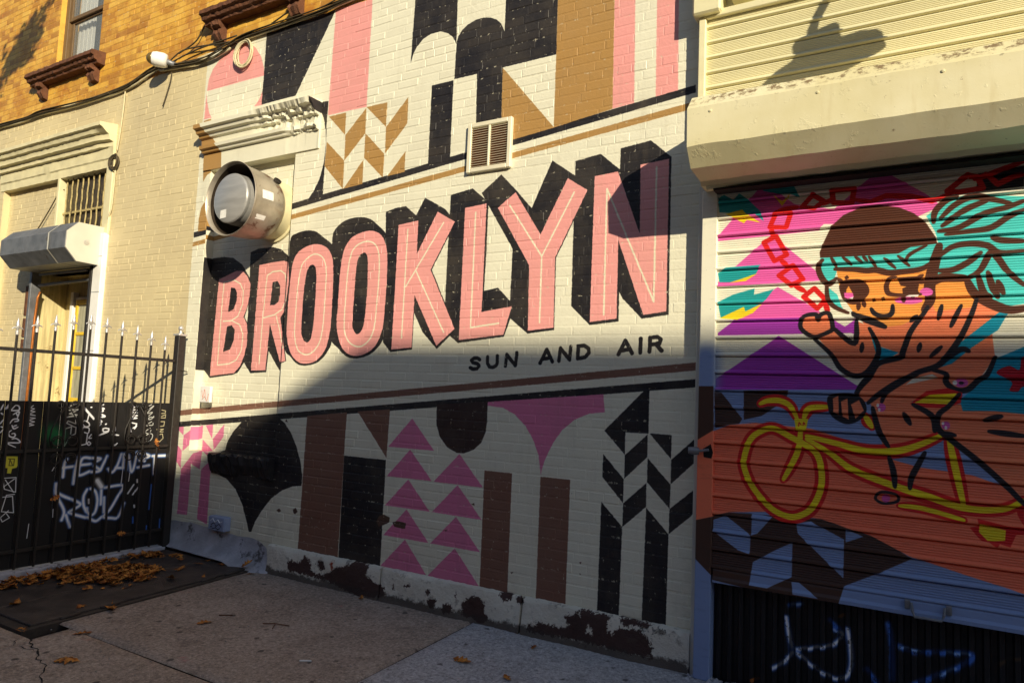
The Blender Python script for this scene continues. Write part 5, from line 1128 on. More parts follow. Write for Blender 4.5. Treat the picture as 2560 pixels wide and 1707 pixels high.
for x0, x1 in ((-2.948, -2.80), (-2.78, -2.632)):
    for i in range(17):
        z = 3.311+i*.0183
        if proto is None:
            b = MB(); b.add([(0, -.016, .004), (.148, -.016, .004), (.148, -.028, 0), (0, -.028, 0), (0, -.016, .0062), (.148, -.016, .0062), (.148, -.029, .0024), (0, -.029, .0024)], [(0, 1, 2, 3), (7, 6, 5, 4), (3, 2, 6, 7), (0, 3, 7, 4), (1, 5, 6, 2)])
            proto = vsub(b, 'louvre', VF); o = proto; me = o.data
        else:
            o = bpy.data.objects.new('louvre', me); col.objects.link(o); o.parent = vt; o.matrix_parent_inverse = Matrix.Translation(-vt.location)
        o.location = (x0, 0, z)

# ------------------------------------------------------------------ cables, camera, coils, plates
cb = thing('cable_bundle', 'bundle of dark cables sagging along the line between yellow and cream paint', 'cables', loc=(-8, 0, 4.9))
def csub(mb, name, m, root, smooth=True):
    o = mb.build(name, m, root, smooth); o.matrix_parent_inverse = Matrix.Translation(-root.location); return o
CP = [(-11.6, 4.90), (-10.64, 4.90), (-9.9, 4.875), (-9.53, 4.885), (-8.6, 4.855), (-7.73, 4.865), (-7.3, 4.95), (-7.05, 4.975), (-6.9, 4.94), (-6.3, 4.885), (-6.0, 4.93), (-5.76, 4.985), (-5.2, 4.995), (-4.71, 4.99), (-4.2, 5.03), (-3.2, 5.08), (-1.2, 5.2)]
rc = random.Random(4)
for k in range(8):
    off = rc.uniform(-.022, .022); pts = []
    for i, (x, z) in enumerate(CP):
        loose = .05 if k > 4 and -9.6 < x < -7.6 else .012
        pts.append((x+rc.uniform(-.08, .08), z+off+rc.uniform(-1, .4)*loose))
    sm = catmull(pts, False, 6)
    b = MB(); b.tube([(x, -.03-.012*(k % 3), z) for x, z in sm], .012 if k in (0, 3) else .0065, 6); csub(b, 'cable', CABLE if k != 3 else CABLE2, cb)
for pts in ([(-6.95, 4.95), (-6.75, 5.04), (-6.6, 5.06), (-6.3, 5.03), (-6.1, 5.0), (-5.9, 4.98)], [(-6.72, 5.04), (-6.45, 5.11), (-6.33, 5.24), (-6.25, 5.32)], [(-5.3, 5.02), (-5.05, 5.10), (-4.9, 5.22), (-4.8, 5.4)], [(-6.9, 4.96), (-6.6, 5.0), (-6.3, 5.02), (-5.8, 5.02)]):
    b = MB(); b.tube([(x, -.045, z) for x, z in catmull(pts, False, 6)], .008, 6); csub(b, 'cable', CABLE, cb)
def drop(name, label, pts, r_, m, y=-.02):
    b = MB(); b.tube([(x, y, z) for x, z in catmull(pts, False, 6)], r_, 6); tag(b.build(name, m, None, True), label, 'cable')
drop('hanging_wire', 'thin cream wire hanging from the main cables down past the door hood', [(-7.70, 4.86), (-7.71, 4.6), (-7.73, 4.35), (-7.76, 4.15)], .008, CABLE2)
drop('hanging_wire', 'thin loose wire end dangling below the white security camera', [(-6.86, 4.88), (-6.87, 4.78), (-6.92, 4.64), (-6.97, 4.52)], .006, CABLE)
drop('hanging_wire', 'slack dark wires drooping from the barred transom across the painted brick', [(-8.93, 3.86), (-9.05, 3.82), (-9.25, 3.62), (-9.5, 3.40), (-9.8, 3.27), (-10.2, 3.24), (-10.6, 3.3)], .007, CABLE, .04)
drop('hanging_wire', 'cream conduit wire running down beside the door hood coil', [(-7.76, 3.94), (-7.76, 3.7), (-7.77, 3.5), (-7.82, 3.38)], .009, CABLE2)
def coil(name, label, cx, cz, r_, n_, m):
    rt = thing(name, label, 'cable coil', loc=(cx, -.03, cz)); rr = random.Random(6)
    for k in range(n_):
        ox, oz, q, ph = rr.uniform(-.02, .02), rr.uniform(-.03, .02), r_*rr.uniform(.8, 1.1), rr.uniform(0, 6)
        b = MB(); b.tube([(cx+ox+q*math.cos(t*.2618)*.92, -.035-.012*math.sin(t*.26+ph), cz+oz+q*1.1*math.sin(t*.2618)) for t in range(25)], .0085, 6, False); csub(b, 'loop', m, rt)
coil('cable_coil', 'cream coil of spare cable hung over the pink circle of the mural', -5.69, 4.815, .125, 4, CABLE2)
coil('cable_coil', 'small dark coil of wire at the right end of the door hood', -7.775, 4.02, .075, 4, CABLE)
sc = thing('security_camera', 'white bullet security camera with brown dome hung on the cables', 'camera', loc=(-6.93, -.05, 4.95))
o_ = Vector((-6.83, -.10, 4.955)); axd = Vector((-.72, -.69, .06))
b = MB(); b.lathe([(.0, 0), (.064, 0), (.076, .03), (.078, .10), (.07, .135), (.066, .14), (0, .14)], o_, axd, 28); csub(b, 'housing', WHITE, sc)
BRG = plain('smoked_dome', (120, 100, 56), .2, .3, var=.1, bump=0); b = MB(); b.lathe([(.064, 0)]+[(.062*math.cos(t*.2), .062*math.sin(t*.2)) for t in range(1, 8)]+[(0, .063)], o_+axd*.14, axd, 24); csub(b, 'lens_dome', BRG, sc)
b = MB(); b.tube([(-6.80, .0, 4.94), (-6.80, -.05, 4.94), o_+axd*.03], .03, 8); csub(b, 'bracket', GALV, sc)
b = MB(); b.bbox(-5.965, -5.808, -.030, .0, 1.415, 1.57, .005); pt = thing('junction_box', 'white square junction cover with scribbles on the wall below the letter B', 'box', loc=(-5.88, 0, 1.49)); csub(b, 'cover', WHITE, pt, False)
SCR = plain('marker_scribble', (190, 120, 104), .7, var=.4, scale=60, bump=0)
for k, q in enumerate(([(-5.93, 1.53), (-5.91, 1.46), (-5.89, 1.54), (-5.87, 1.45)], [(-5.92, 1.44), (-5.88, 1.47), (-5.85, 1.43), (-5.83, 1.5)])):
    b = MB(); b.tube([(x, -.0305, z) for x, z in catmull(q, False, 5)], .003, 4); csub(b, 'scribble', SCR, pt, False)
b = MB(); b.bbox(-5.635, -5.41, -.075, .0, .268, .395, .008); ob = thing('outlet_box', 'grey blue electrical outlet box with pen tags just above the concrete cove', 'box', loc=(-5.52, 0, .33)); BG = plain('outlet_grey', (150, 162, 190), .5, var=.1, scale=10); csub(b, 'cover', BG, ob, False)
PENW = plain('pen_white', (226, 230, 236), .6, bump=0); PENK = plain('pen_black', (44, 44, 52), .6, bump=0)
for q, m_ in (([(-5.60, .355), (-5.57, .375), (-5.54, .345), (-5.50, .37), (-5.47, .345), (-5.44, .36)], PENW), ([(-5.59, .32), (-5.55, .34), (-5.52, .31), (-5.48, .335), (-5.45, .31)], PENK), ([(-5.60, .295), (-5.58, .31), (-5.57, .285), (-5.52, .30), (-5.50, .285), (-5.46, .30)], PENK)):
    b = MB(); b.tube([(x, -.0755, z) for x, z in q], .0045, 4); csub(b, 'pen_tag', m_, ob, False)
# ------------------------------------------------------------------ the shop with the roller shutter
shop = thing('shop_building', 'cream shop front with slatted fascia above the graffiti roller shutter', 'building')
SID = plain('cream_fascia', (226, 218, 176), .45, var=.06, scale=4, bump=.25, dist=.004, dirt=(176, 152, 98), dirt_lo=.70, vs=(.3, 1, 2.2))
b = MB(); b.box(-1.185, 6, .03, 6, -.1, 2.88); b.box(-1.185, 6, .02, 6, 2.88, 9); b.build('wall', SID, shop)
def slat_prof(h, y, ribs, lip):
    p = [(y+.02, .0), (y-.3*lip, .001), (y-lip, h*.07), (y-lip, h*.13), (y-.25*lip, h*.20), (y, h*.24)]
    for k in range(ribs):
        z = h*(.30+.62*k/max(1, ribs)); p += [(y, z), (y-.0036, z+h*.03), (y, z+h*.06)]
    return p+[(y+.002, h*.95), (y+.012, h*.995), (y+.02, h)]
rj = random.Random(21)
def slats(root, mat, x0, x1, z0, n_, h, y, ribs, lip, name='slat'):
    me = None
    for i in range(n_):
        if me is None:
            b = MB(); b.prism_x(slat_prof(h*.992, 0, ribs, lip), x0, x1, 1, cap=False); o = b.build(name, mat, root); smooth_by_angle(o, 50); me = o.data
        else:
            o = bpy.data.objects.new(name, me); col.objects.link(o); o.parent = root
        o.location = (0, y+rj.uniform(-.0015, .0015), z0+i*h)
slats(shop, SID, -1.16, 4., 3.27, 8, .0988, -.052, 6, .012, 'fascia_slat')
b = MB(); b.bbox(-1.205, -1.16, -.085, .03, 3.2, 4.06, .005); b.build('fascia_frame', SID, shop)
b = MB(); b.bbox(-1.16, 4, -.085, .03, 4.02, 4.065, .005); b.build('fascia_frame', SID, shop)
b = MB(); b.bbox(-1.237, -1.06, -.13, .02, 4.035, 4.6, .012); b.build('cornice_block', SID, shop)
b = MB(); b.prism_x([(.02, 4.6), (-.12, 4.6), (-.12, 4.16), (-.09, 4.10), (.02, 4.085)], -1.0, -.87, 1); b.build('cornice_block', SID, shop)
b = MB(); b.tube([(-.86, -.06, 4.16), (0, -.06, 4.16), (4, -.06, 4.16)], .035, 10); b.build('conduit', SID, shop, True)
# rolling shutter with housing
rsh = thing('roller_shutter', 'roller shutter painted with a teal-haired cyclist on a yellow bicycle', 'roller shutter', loc=(0, 0, 0))
slats(rsh, SHUT, -1.062, 4., .640, 23, .1035, -.085, 5, .0165)
b = MB(); b.bbox(-1.155, -1.060, -.102, .03, .0, 2.9, .005); b.build('guide_rail', SHUT, rsh)
b = MB(); b.bbox(-1.192, -1.156, -.042, .03, -.02, 2.95, .004); b.build('angle_iron', PALE, rsh)
b = MB(); b.prism_x([(-.075, .565), (-.11, .566), (-.112, .585), (-.1, .60), (-.098, .632), (-.09, .645), (-.075, .645)], -1.05, 4., 1); b.build('bottom_bar', SHUT, rsh)
b = MB()
b.bbox(-.075, -.05, -.122, -.098, .60, .645, .003); b.bbox(.105, .13, -.122, -.098, .60, .645, .003)
b.tube([(-.045, -.115, .63), (-.04, -.15, .60), (-.03, -.155, .575), (.085, -.155, .575), (.095, -.15, .60), (.1, -.115, .63)], .007, 8); b.build('handle', GALV, rsh)
HP = [(.02, 3.36), (-.45, 3.345), (-.541, 3.249), (-.536, 3.03), (-.449, 2.93), (-.244, 2.915), (-.222, 2.89), (.02, 2.89)]
HB = NT('housing_paint'); X_, Y_, Z_ = HB.pos()
_n = HB.noise(9, 6, .72, HB.scaled(1, 1, 1)); _c = HB.mix(HB.ramp(HB.noise(1.4, 4, .6), .35, .65), lin((226, 218, 182)), lin((214, 204, 160)))
_c = HB.mix(HB.math('MULTIPLY', HB.ramp(Z_, 3.255, 3.30), HB.ramp(HB.noise(18, 6, .75), .48, .60)), _c, lin((128, 108, 80)))
_c = HB.mix(HB.math('MULTIPLY', HB.ramp(HB.noise(34, 4, .7), .62, .68), HB.math('MULTIPLY', HB.ramp(Z_, 3.22, 3.27), .9)), _c, lin((70, 56, 46)))
_c = HB.mix(HB.math('MULTIPLY', HB.ramp(HB.noise(4, 5, .7, HB.scaled(3, 1, .35)), .52, .75), .28), _c, lin((186, 166, 108)))
_c = HB.mix(HB.math('MULTIPLY', HB.ramp(HB.noise(26, 5, .8), .64, .68), .7), _c, lin((120, 92, 58)))
HB.bump(HB.math('ADD', HB.math('MULTIPLY', HB.ramp(HB.noise(11, 6, .75), .58, .64), .6), HB.math('MULTIPLY', _n, .6)), .35, .006); HBM = HB.out(_c, .55)
hz = MB(); rh = random.Random(8)
hz.prism_x(HP, -1.13, 4., 60, lambda x, y, z: (x, y+(rh.uniform(-.002, .002)), z+(rh.uniform(-.003, .003))))
smooth_by_angle(hz.build('housing', HBM, rsh), 22)
b = MB(); b.box(-1.06, 4, -.215, -.115, 2.862, 2.874); b.build('shutter_slot', DARK, rsh)  # dark strip added to paint in the shade of the gap here
for k in range(9):
    b = MB(); b.lathe([(0, 0), (.009, 0), (.008, .005), (0, .007)], (-1.0+k*.55, -.539, 3.215), (0, -1, 0), 8); b.build('rivet', HBM, rsh)
b = MB(); b.tube([(-1.10, -.2, 2.885), (-.9, -.2, 2.905), (-.6, -.2, 2.912), (4, -.2, 2.912)], .022, 8); b.build('edge_bead', HBM, rsh, True)
b = MB(); b.lathe([(0, 0), (.022, 0), (.024, .02), (.02, .06), (.02, .062), (0, .062)], (-1.135, -.135, 1.315), (-.95, -.3, .02), 14); b.tube([(-1.14, -.135, 1.315), (-1.08, -.125, 1.325)], .008, 8)
smooth_by_angle(b.build('slide_bolt', GALV, rsh), 40)
b = MB(); b.add([(-1.115, -.1035, 1.28), (-1.07, -.1035, 1.275), (-1.06, -.1035, 1.31), (-1.075, -.1035, 1.36), (-1.095, -.1035, 1.345), (-1.12, -.1035, 1.33)], [(0, 1, 2, 3, 4, 5)]); b.build('bolt_hole', DARK, rsh)
# black corrugated gate behind the half-raised shutter
cg = MB(); x = -1.06; P_ = []
while x < 4: P_ += [(x, -.012), (x+.016, -.012), (x+.024, -.036), (x+.046, -.036), (x+.054, -.012)]; x += .062
for (x, y) in P_: cg.v += [(x, y, -.05), (x, y, .72)]
cg.f += [(2*i, 2*i+2, 2*i+3, 2*i+1) for i in range(len(P_)-1)]
tag(cg.build('corrugated_gate', PANEL), 'black ribbed metal gate with white and blue paint strokes under the roller shutter', 'gate')
b = MB(); rs2 = random.Random(3)
for k in range(40):
    x, y = rs2.uniform(-1.2, -.6), rs2.uniform(-.14, -.05); s_ = rs2.uniform(.006, .022)
    b.add([(x-s_, y-s_, gz(y)), (x+s_, y-s_*.7, gz(y)), (x+s_*.8, y+s_, gz(y)), (x-s_*.6, y+s_, gz(y)), (x, y, gz(y)+s_*1.3)], [(0, 1, 4), (1, 2, 4), (2, 3, 4), (3, 0, 4)])
tag(b.build('rubble', CONC), 'crumbled concrete bits at the foot of the shutter guide', 'rubble', kind='stuff')

# gooseneck lamp above the fascia (only its shadow reaches the picture)
lamp = thing('gooseneck_lamp', 'gooseneck sign lamp on the shop wall casting its shadow on the fascia', 'lamp', loc=(.4, 0, 4.8))
OF = Vector((.707, -.61, .322))
b = MB(); b.tube([Vector((.4, 0, 4.9))]+[Vector((.4, -.25, 5.0)), Vector((.36, -.5, 4.85)), Vector((-.42, 0, 4.12))+OF, Vector((-.455, 0, 3.98))+OF, Vector((-.51, 0, 3.88))+OF, Vector((-.53, 0, 3.82))+OF, Vector((-.525, 0, 3.76))+OF], .02, 10); csub(b, 'arm', SID, lamp)
b = MB(); b.lathe([(0, -.02), (.07, -.02), (.08, .0), (.08, .075), (.09, .085), (.15, .105), (.19, .135), (.205, .165), (.212, .25), (.207, .25), (.0, .16)], Vector((-.515, 0, 3.775))+OF, Vector((.42, -.25, -.87)), 28); csub(b, 'shade', SID, lamp)

# ------------------------------------------------------------------ iron fence with sheet backing
FXX = -6.226
fence = thing('iron_fence', 'black iron spear fence with graffiti sheet metal beside the mural', 'fence', loc=(FXX, -.1, 0))
def nsub(mb, name, m, smooth=False, par=None):
    o = mb.build(name, m, par or fence, smooth)
    if par is None: o.matrix_parent_inverse = Matrix.Translation(-fence.location)
    return o
b = MB(); b.bbox(FXX-.0375, FXX+.0375, -.1375, -.0625, -.02, 2.045, .005); post = nsub(b, 'post', BLACKIRON)
b = MB(); b.bbox(FXX-.047, FXX+.047, -.147, -.053, 2.045, 2.065, .004); b.lathe([(.02, 0), (.014, .02), (.014, .03)]+[(.024*math.sin(t*.314), .055-.026*math.cos(t*.314)) for t in range(1, 10)]+[(0, .081)], (FXX, -.1, 2.065), (0, 0, 1), 16)
smooth_by_angle(nsub(b, 'post_cap', SILVER), 40)
for z in (1.80, .988, .20):
    b = MB(); b.bbox(FXX-.012, FXX+.012, -2.1, -.138, z-.014, z+.014, .003); nsub(b, 'rail', BLACKIRON)
tops = [2.037, 2.069, 2.106, 2.130, 2.146, 2.160, 2.142, 2.116, 2.09, 2.057, 2.03, 2.0, 1.98]
fme = None
for k, zt in enumerate(tops):
    y = -.263-.1405*k
    b = MB(); b.bbox(FXX+.0125, FXX+.0285, y-.008, y+.008, .06, zt-.13, .002); bar = nsub(b, 'bar', BLACKIRON)
    if fme is None:
        b = MB(); q = 10
        b.lathe([(.0, 0), (.013, 0), (.013, .03), (.008, .034), (.012, .05), (.016, .062), (.013, .085), (.006, .12), (.0, .14)], (0, 0, -.14), (0, 0, 1), q)
        for sg in (-1, 1): b.tube([(0, 0, -.09), (0, sg*.018, -.083), (0, sg*.032, -.088), (0, sg*.042, -.098)], [.006, .007, .005, .002], 6)
        fo = b.build('finial', SILVER, bar); smooth_by_angle(fo, 45); fme = fo.data
    else:
        fo = bpy.data.objects.new('finial', fme); col.objects.link(fo); fo.parent = bar
    bar.matrix_parent_inverse = Matrix.Translation(-fence.location)
    fo.location = (FXX+.02, y, zt)
b = MB(); yy = -.14
while yy > -2.1: b.add([(FXX-.02, yy, .06), (FXX-.02, yy-.132, .06), (FXX-.02, yy-.132, 1.392), (FXX-.02, yy, 1.392), (FXX-.028, yy-.136, .06), (FXX-.028, yy-.136, 1.392)], [(0, 3, 2, 1), (1, 2, 5, 4)]); yy -= .1405
nsub(b, 'sheet_backing', FENCEM)
SCROLL = plain('scroll_iron', (34, 30, 27), .5, var=.2, scale=20)
def scroll(y, z, r_, sg, turns=1.6):
    pts = [(FXX+.035, y+sg*(r_*(1-.5*t/(turns*12)))*math.cos(t*.5236), z+(r_*(1-.5*t/(turns*12)))*math.sin(t*.5236)) for t in range(int(turns*12))]
    b = MB(); b.tube(pts, .006, 6); nsub(b, 'scroll', SCROLL, True)
for (y, sg) in ((-1.16, 1), (-1.04, -1), (-.53, 1), (-.42, -1)):
    scroll(y, 1.365, .035, sg); scroll(y, 1.06, .05, sg); scroll(y, .915, .05, sg)
for yc in (-1.10, -.475):
    for sg in (-1, 1):
        b = MB(); b.tube([(FXX+.034, yc+sg*.01, 1.36), (FXX+.034, yc+sg*.07, 1.26), (FXX+.034, yc+sg*.11, 1.16), (FXX+.034, yc+sg*.12, 1.08), (FXX+.034, yc+sg*.10, 1.01)], .006, 6); nsub(b, 'scroll', SCROLL, True)
b = MB(); b.tube([(FXX+.03, -.12, 1.72), (FXX+.05, -.03, 1.70)], .006, 6); nsub(b, 'tie', BLACKIRON)
b = MB(); b.bbox(-6.31, -6.185, -2.2, -.10, -.1, .048, .012); tag(b.build('fence_curb', CONC), 'low grey concrete curb under the iron fence', 'curb')

# ------------------------------------------------------------------ cellar hatch
hatch = thing('cellar_hatch', 'dark steel cellar hatch with two ridged doors set in the pavement', 'hatch', loc=(-5.6, -1, -.03))
def hmat():
    n = NT('tread_steel'); X, Y, Z = n.pos()
    s1 = n.math('SINE', n.math('MULTIPLY', n.math('ADD', X, Y), 330)); s2 = n.math('SINE', n.math('MULTIPLY', n.math('SUBTRACT', X, Y), 330))
    a = n.noise(5, 5, .65)
    c = n.mix(n.ramp(a, .35, .7), lin((60, 54, 51)), lin((86, 77, 71)))
    c = n.mix(n.math('MULTIPLY', n.ramp(n.noise(26, 5, .7), .58, .7), .5), c, lin((86, 70, 58)))
    n.bump(n.math('ADD', n.math('MAXIMUM', s1, s2), a), .5, .0035)
    return n.out(c, .6, .25, .4)
TREAD = hmat()
def sheet(x0, x1, y0, y1, h, t, name):
    b = MB(); c = [(x0, y0), (x1, y0), (x1, y1), (x0, y1)]; e = .008
    b.v += [(x, y, gz(y)+h-t) for x, y in c]+[(x, y, gz(y)+h-e*.5) for x, y in c]+[(x+(e if x == x0 else -e), y+(e if y == y0 else -e), gz(y)+h) for x, y in c]
    b.f += [(i, (i+1) % 4, 4+(i+1) % 4, 4+i) for i in range(4)]+[(4+i, 4+(i+1) % 4, 8+(i+1) % 4, 8+i) for i in range(4)]+[(8, 9, 10, 11)]
    o = b.build(name, TREAD, hatch); o.matrix_parent_inverse = Matrix.Translation(-hatch.location); return o
sheet(-6.18, -5.572, -1.80, -.11, .022, .03, 'hatch_door'); sheet(-5.562, -5.045, -1.80, -.11, .022, .03, 'hatch_door')
b = MB(); fr = plain('hatch_frame', (70, 62, 56), .7, .2, var=.3, scale=16, bump=.4)
for (x0, x1, y0, y1) in ((-6.19, -4.995, -1.875, -1.805), (-5.04, -4.995, -1.805, -.10)):
    b.v += [(x, y, gz(y)+z) for x, y, z in ((x0, y0, -.05), (x1, y0, -.05), (x1, y1, -.05), (x0, y1, -.05), (x0, y0, .008), (x1, y0, .008), (x1, y1, .008), (x0, y1, .008))]
    k = len(b.v)-8; b.f += [tuple(i+k for i in f) for f in ((4, 5, 6, 7), (0, 1, 5, 4), (1, 2, 6, 5), (2, 3, 7, 6), (3, 0, 4, 7))]
o = b.build('frame', fr, hatch); o.matrix_parent_inverse = Matrix.Translation(-hatch.location)
for y in (-1.62, -1.35, -.55, -.32):
    b = MB(); b.tube([(-5.03, y, gz(y)+.014), (-5.03, y+.13, gz(y+.13)+.014)], .011, 8); o = b.build('hinge', fr, hatch, True); o.matrix_parent_inverse = Matrix.Translation(-hatch.location)

# ------------------------------------------------------------------ fallen leaves
def leaf_pts(rnd, L):
    half = [(0, 0), (.10, .05), (.22, .20), (.30, .09), (.42, .32), (.52, .12), (.64, .30), (.74, .11), (.86, .14), (1, 0)]
    k1, k2, tw = rnd.uniform(-.5, .9), rnd.uniform(-.4, 1.0), rnd.uniform(-.8, .8)
    V = []; F = []
    def P(u, v): return ((u-.5)*L, v*L, L*(k1*(u-.5)**2+k2*v*v*2+tw*(u-.5)*v)+.004)
    for u, v in half: V.append(P(u, v*rnd.uniform(.8, 1.15)))
    for u, v in half[1:-1][::-1]: V.append(P(u, -v*rnd.uniform(.8, 1.15)))
    n_ = len(half); c0 = len(V)
    for u, _ in half[1:-1]: V.append(P(u, 0))
    m_ = n_-2
    for i in range(n_-1):
        a = 0 if i == 0 else c0+i-1; b_ = n_-1 if i == n_-2 else c0+i
        up = [i, i+1]; q = [a, up[0], up[1], b_]; q = [w_ for j, w_ in enumerate(q) if w_ not in q[:j]]
        if len(q) > 2: F.append(tuple(q))
        lo = [0 if i == 0 else 2*n_-2-i, n_-1 if i+1 == n_-1 else 2*n_-3-i]; q = [a, b_, lo[1], lo[0]]; q = [w_ for j, w_ in enumerate(q) if w_ not in q[:j]]
        if len(q) > 2: F.append(tuple(q))
    s0 = P(0, 0); k = len(V); V.extend([(s0[0]-.3*L, .006*L, s0[2]+.02*L), (s0[0]-.3*L, -.012*L, s0[2]+.02*L), (s0[0], .012*L, s0[2])]); F.append((k, k+1, k+2))
    return V, F
pile = MB(); rl = random.Random(14)
def heap(cx, cy, sx, sy, n_, hmax, rot):
    for _ in range(n_):
        a, r_ = rl.uniform(0, 6.283), math.sqrt(rl.random()); u, v = r_*math.cos(a)*sx, r_*math.sin(a)*sy
        x = cx+u*math.cos(rot)-v*math.sin(rot); y = cy+u*math.sin(rot)+v*math.cos(rot)
        z = gz(y)+.024+hmax*(1-r_)*rl.random()
        V, F = leaf_pts(rl, rl.uniform(.05, .125)); t = rl.uniform(0, 6.283); e = rl.uniform(-.5, .5); f_ = rl.uniform(-.5, .5)
        M_ = Matrix.Rotation(t, 3, 'Z') @ Matrix.Rotation(e*.8, 3, 'X') @ Matrix.Rotation(f_*.8, 3, 'Y')
        pile.add([(M_ @ Vector(p)) + Vector((x, y, z+.01)) for p in V], F)
heap(-5.78, -.88, .38, .24, 210, .045, .75); heap(-5.60, -.93, .28, .16, 70, .03, .8); heap(-6.08, -1.36, .12, .32, 75, .03, .1); heap(-6.06, -.35, .09, .10, 18, .02, 0); heap(-6.12, -1.0, .07, .3, 26, .02, 0); heap(-5.75, -.95, .48, .42, 40, .008, .7); heap(-6.1, -.75, .07, .55, 45, .02, 0.); heap(-5.5, -.5, .5, .3, 10, .004, 0)
tag(pile.build('fallen_leaves', LEAF), 'drift of brown oak leaves blown over the cellar hatch against the fence', 'leaves', kind='stuff')
LV = [(-4.293, -1.957, .15, 'large tan oak leaf lying flat near the jagged pavement crack'), (-4.673, -1.669, .12, 'curled tan oak leaf at the edge of the pavement joint'), (-5.143, -1.429, .10, 'orange curled leaf alone on the front hatch door'),
      (-4.99, -1.30, .14, 'grey brown leaf straddling the hatch frame edge'), (-4.211, -1.108, .11, 'yellow tan leaf alone on the open pavement'), (-5.03, -1.86, .11, 'pale yellow leaf on the near corner of the hatch frame'),
      (-5.56, -1.66, .12, 'brown leaf on the seam between the two hatch doors'), (-5.50, -.16, .09, 'small leaf at the far edge of the hatch below the concrete cove'), (-5.86, -.22, .15, 'big pale leaf on the hatch near the fence post'),
      (-5.28, -.16, .08, 'small brown leaf at the hatch edge under the cove end'), (-5.06, -.10, .08, 'orange scrap of leaf at the back corner of the hatch'), (-4.92, -.16, .07, 'little brown leaf on the pavement by the hatch corner'),
      (-2.402, -.656, .13, 'crisp brown oak leaf standing up on the pale pavement slab'), (-2.055, -.708, .09, 'dark brown curled leaf on the pale slab nearest the camera'), (-2.145, -.218, .08, 'small yellowish leaf on the pale slab by the wall'),
      (-3.712, -.11, .08, 'reddish leaf against the stone base of the wall'), (-5.42, -1.12, .06, 'tiny leaf fragment below the leaf drift on the hatch'), (-5.30, -1.02, .05, 'pale leaf fragment on the front hatch door near its hinges')]
for x, y, L, lab in LV:
    V, F = leaf_pts(rl, L); t = rl.uniform(0, 6.28); e = rl.uniform(-.25, .25); M_ = Matrix.Rotation(t, 3, 'Z') @ Matrix.Rotation(e, 3, 'X')
    b = MB(); b.add([M_ @ Vector(p) for p in V], F); o = b.build('leaf', LEAF); on = -6.18 < x < -5.03 and y > -1.8
    zmin = min(v.co.z for v in o.data.vertices); o.location = (x, y, gz(y)+(.024 if on else .004)-zmin); tag(o, lab, 'leaf', 'single fallen leaves')
b = MB(); V, F = leaf_pts(rl, .11); b.add([Matrix.Rotation(.9, 3, 'Z') @ Vector(p) for p in V], F); o = b.build('leaf', LEAF); o.location = (-5.02, -.115, .06); o.rotation_euler = (.7, 0, 0); tag(o, 'brown leaf resting on the rounded end of the concrete cove', 'leaf', 'single fallen leaves')
for (y, z, lab) in ((-.56, .225, 'leaf caught on the bottom rail of the iron fence'), (-.29, 1.02, 'yellow leaf caught on the middle fence rail by the post'), (-1.14, .60, 'orange leaf snagged in the fence scrollwork over the dark sheet')):
    V, F = leaf_pts(rl, .09); M_ = Matrix.Rotation(1.2, 3, 'Y') @ Matrix.Rotation(rl.uniform(0, 6), 3, 'Z')
    b = MB(); b.add([M_ @ Vector(p) for p in V], F); o = b.build('leaf', LEAF); o.location = (FXX+.045, y, z); tag(o, lab, 'leaf', 'leaves caught in the fence')
b = MB(); b.tube([(-3.88, -.90, gz(-.9)+.006), (-3.80, -.86, gz(-.86)+.010), (-3.70, -.83, gz(-.83)+.006)], .0035, 5); b.tube([(-3.80, -.86, gz(-.86)+.010), (-3.75, -.93, gz(-.93)+.006)], .003, 5); tag(b.build('twig', BROWN), 'forked dark twig on the pavement before the mural', 'twig')
b = MB(); b.tube([(-4.26, -.96, gz(-.96)+.006), (-4.18, -.91, gz(-.91)+.008)], .004, 5); tag(b.build('twig', BROWN), 'short straight dark twig on the pavement', 'twig')
b = MB(); b.tube([(-3.20, -1.20, gz(-1.2)+.007), (-3.14, -1.165, gz(-1.165)+.007)], .0045, 8); tag(b.build('cigarette_end', WHITE), 'white cigarette end on the pavement', 'litter')
# small pale grit on the pavement
gr = MB(); rg = random.Random(31)
for _ in range(260):
    x, y = rg.uniform(-5, -.6), rg.uniform(-3.2, -.12); s_ = rg.uniform(.002, .006); z = gz(y)+.003
    if -6.2 < x < -4.99 and y > -1.9: continue
    gr.add([(x-s_, y-s_, z), (x+s_, y-s_*.6, z), (x+s_*.5, y+s_, z), (x, y, z+s_*1.2)], [(0, 1, 3), (1, 2, 3), (2, 0, 3)])
tag(gr.build('grit', plain('grit', (150, 146, 140), .9, var=.5, scale=40, bump=0)), 'scattered grit and crumbs on the pavement', 'grit', kind='stuff')

# ------------------------------------------------------------------ across the street: what shades the lower wall
BRK = plain('far_brick', (140, 84, 66), .85, var=.2, scale=3, bump=.2); WIN = glass('far_glass', (40, 44, 50), 1.)
def far_house(label, foot, H, xs, yf):
    rt = thing('row_house', label, 'house', 'houses across the street')
    b = MB(); n_ = len(foot); b.v += [(x, y, -.3) for x, y in foot]+[(x, y, H) for x, y in foot]
    b.f += [(i, (i+1) % n_, n_+(i+1) % n_, n_+i) for i in range(n_)]+[tuple(range(n_, 2*n_))]; b.build('wall', BRK, rt)
    for x in xs:
        for z in (1.2, 4.2, 7.0):
            b = MB(); b.box(x-.5, x+.5, yf+.003, yf+.02, z, z+1.6); w_ = b.build('window', WIN, rt)
            b = MB(); b.box(x-.6, x+.6, yf+.003, yf+.09, z-.14, z-.02); b.build('sill', TRIM, w_)
far_house('tall brick row house across the street that shades the lower mural', [(14.02, -14), (60, -14), (60, -26), (16.2, -26)], 10.17, [16+2.6*i for i in range(10)], -14)
far_house('lower brick row house across the street beside the tall one', [(-40, -14.0), (14.0, -14.0), (16.0, -26), (-40, -26)], 8.91, [-20+2.6*i for i in range(13)], -14.0)
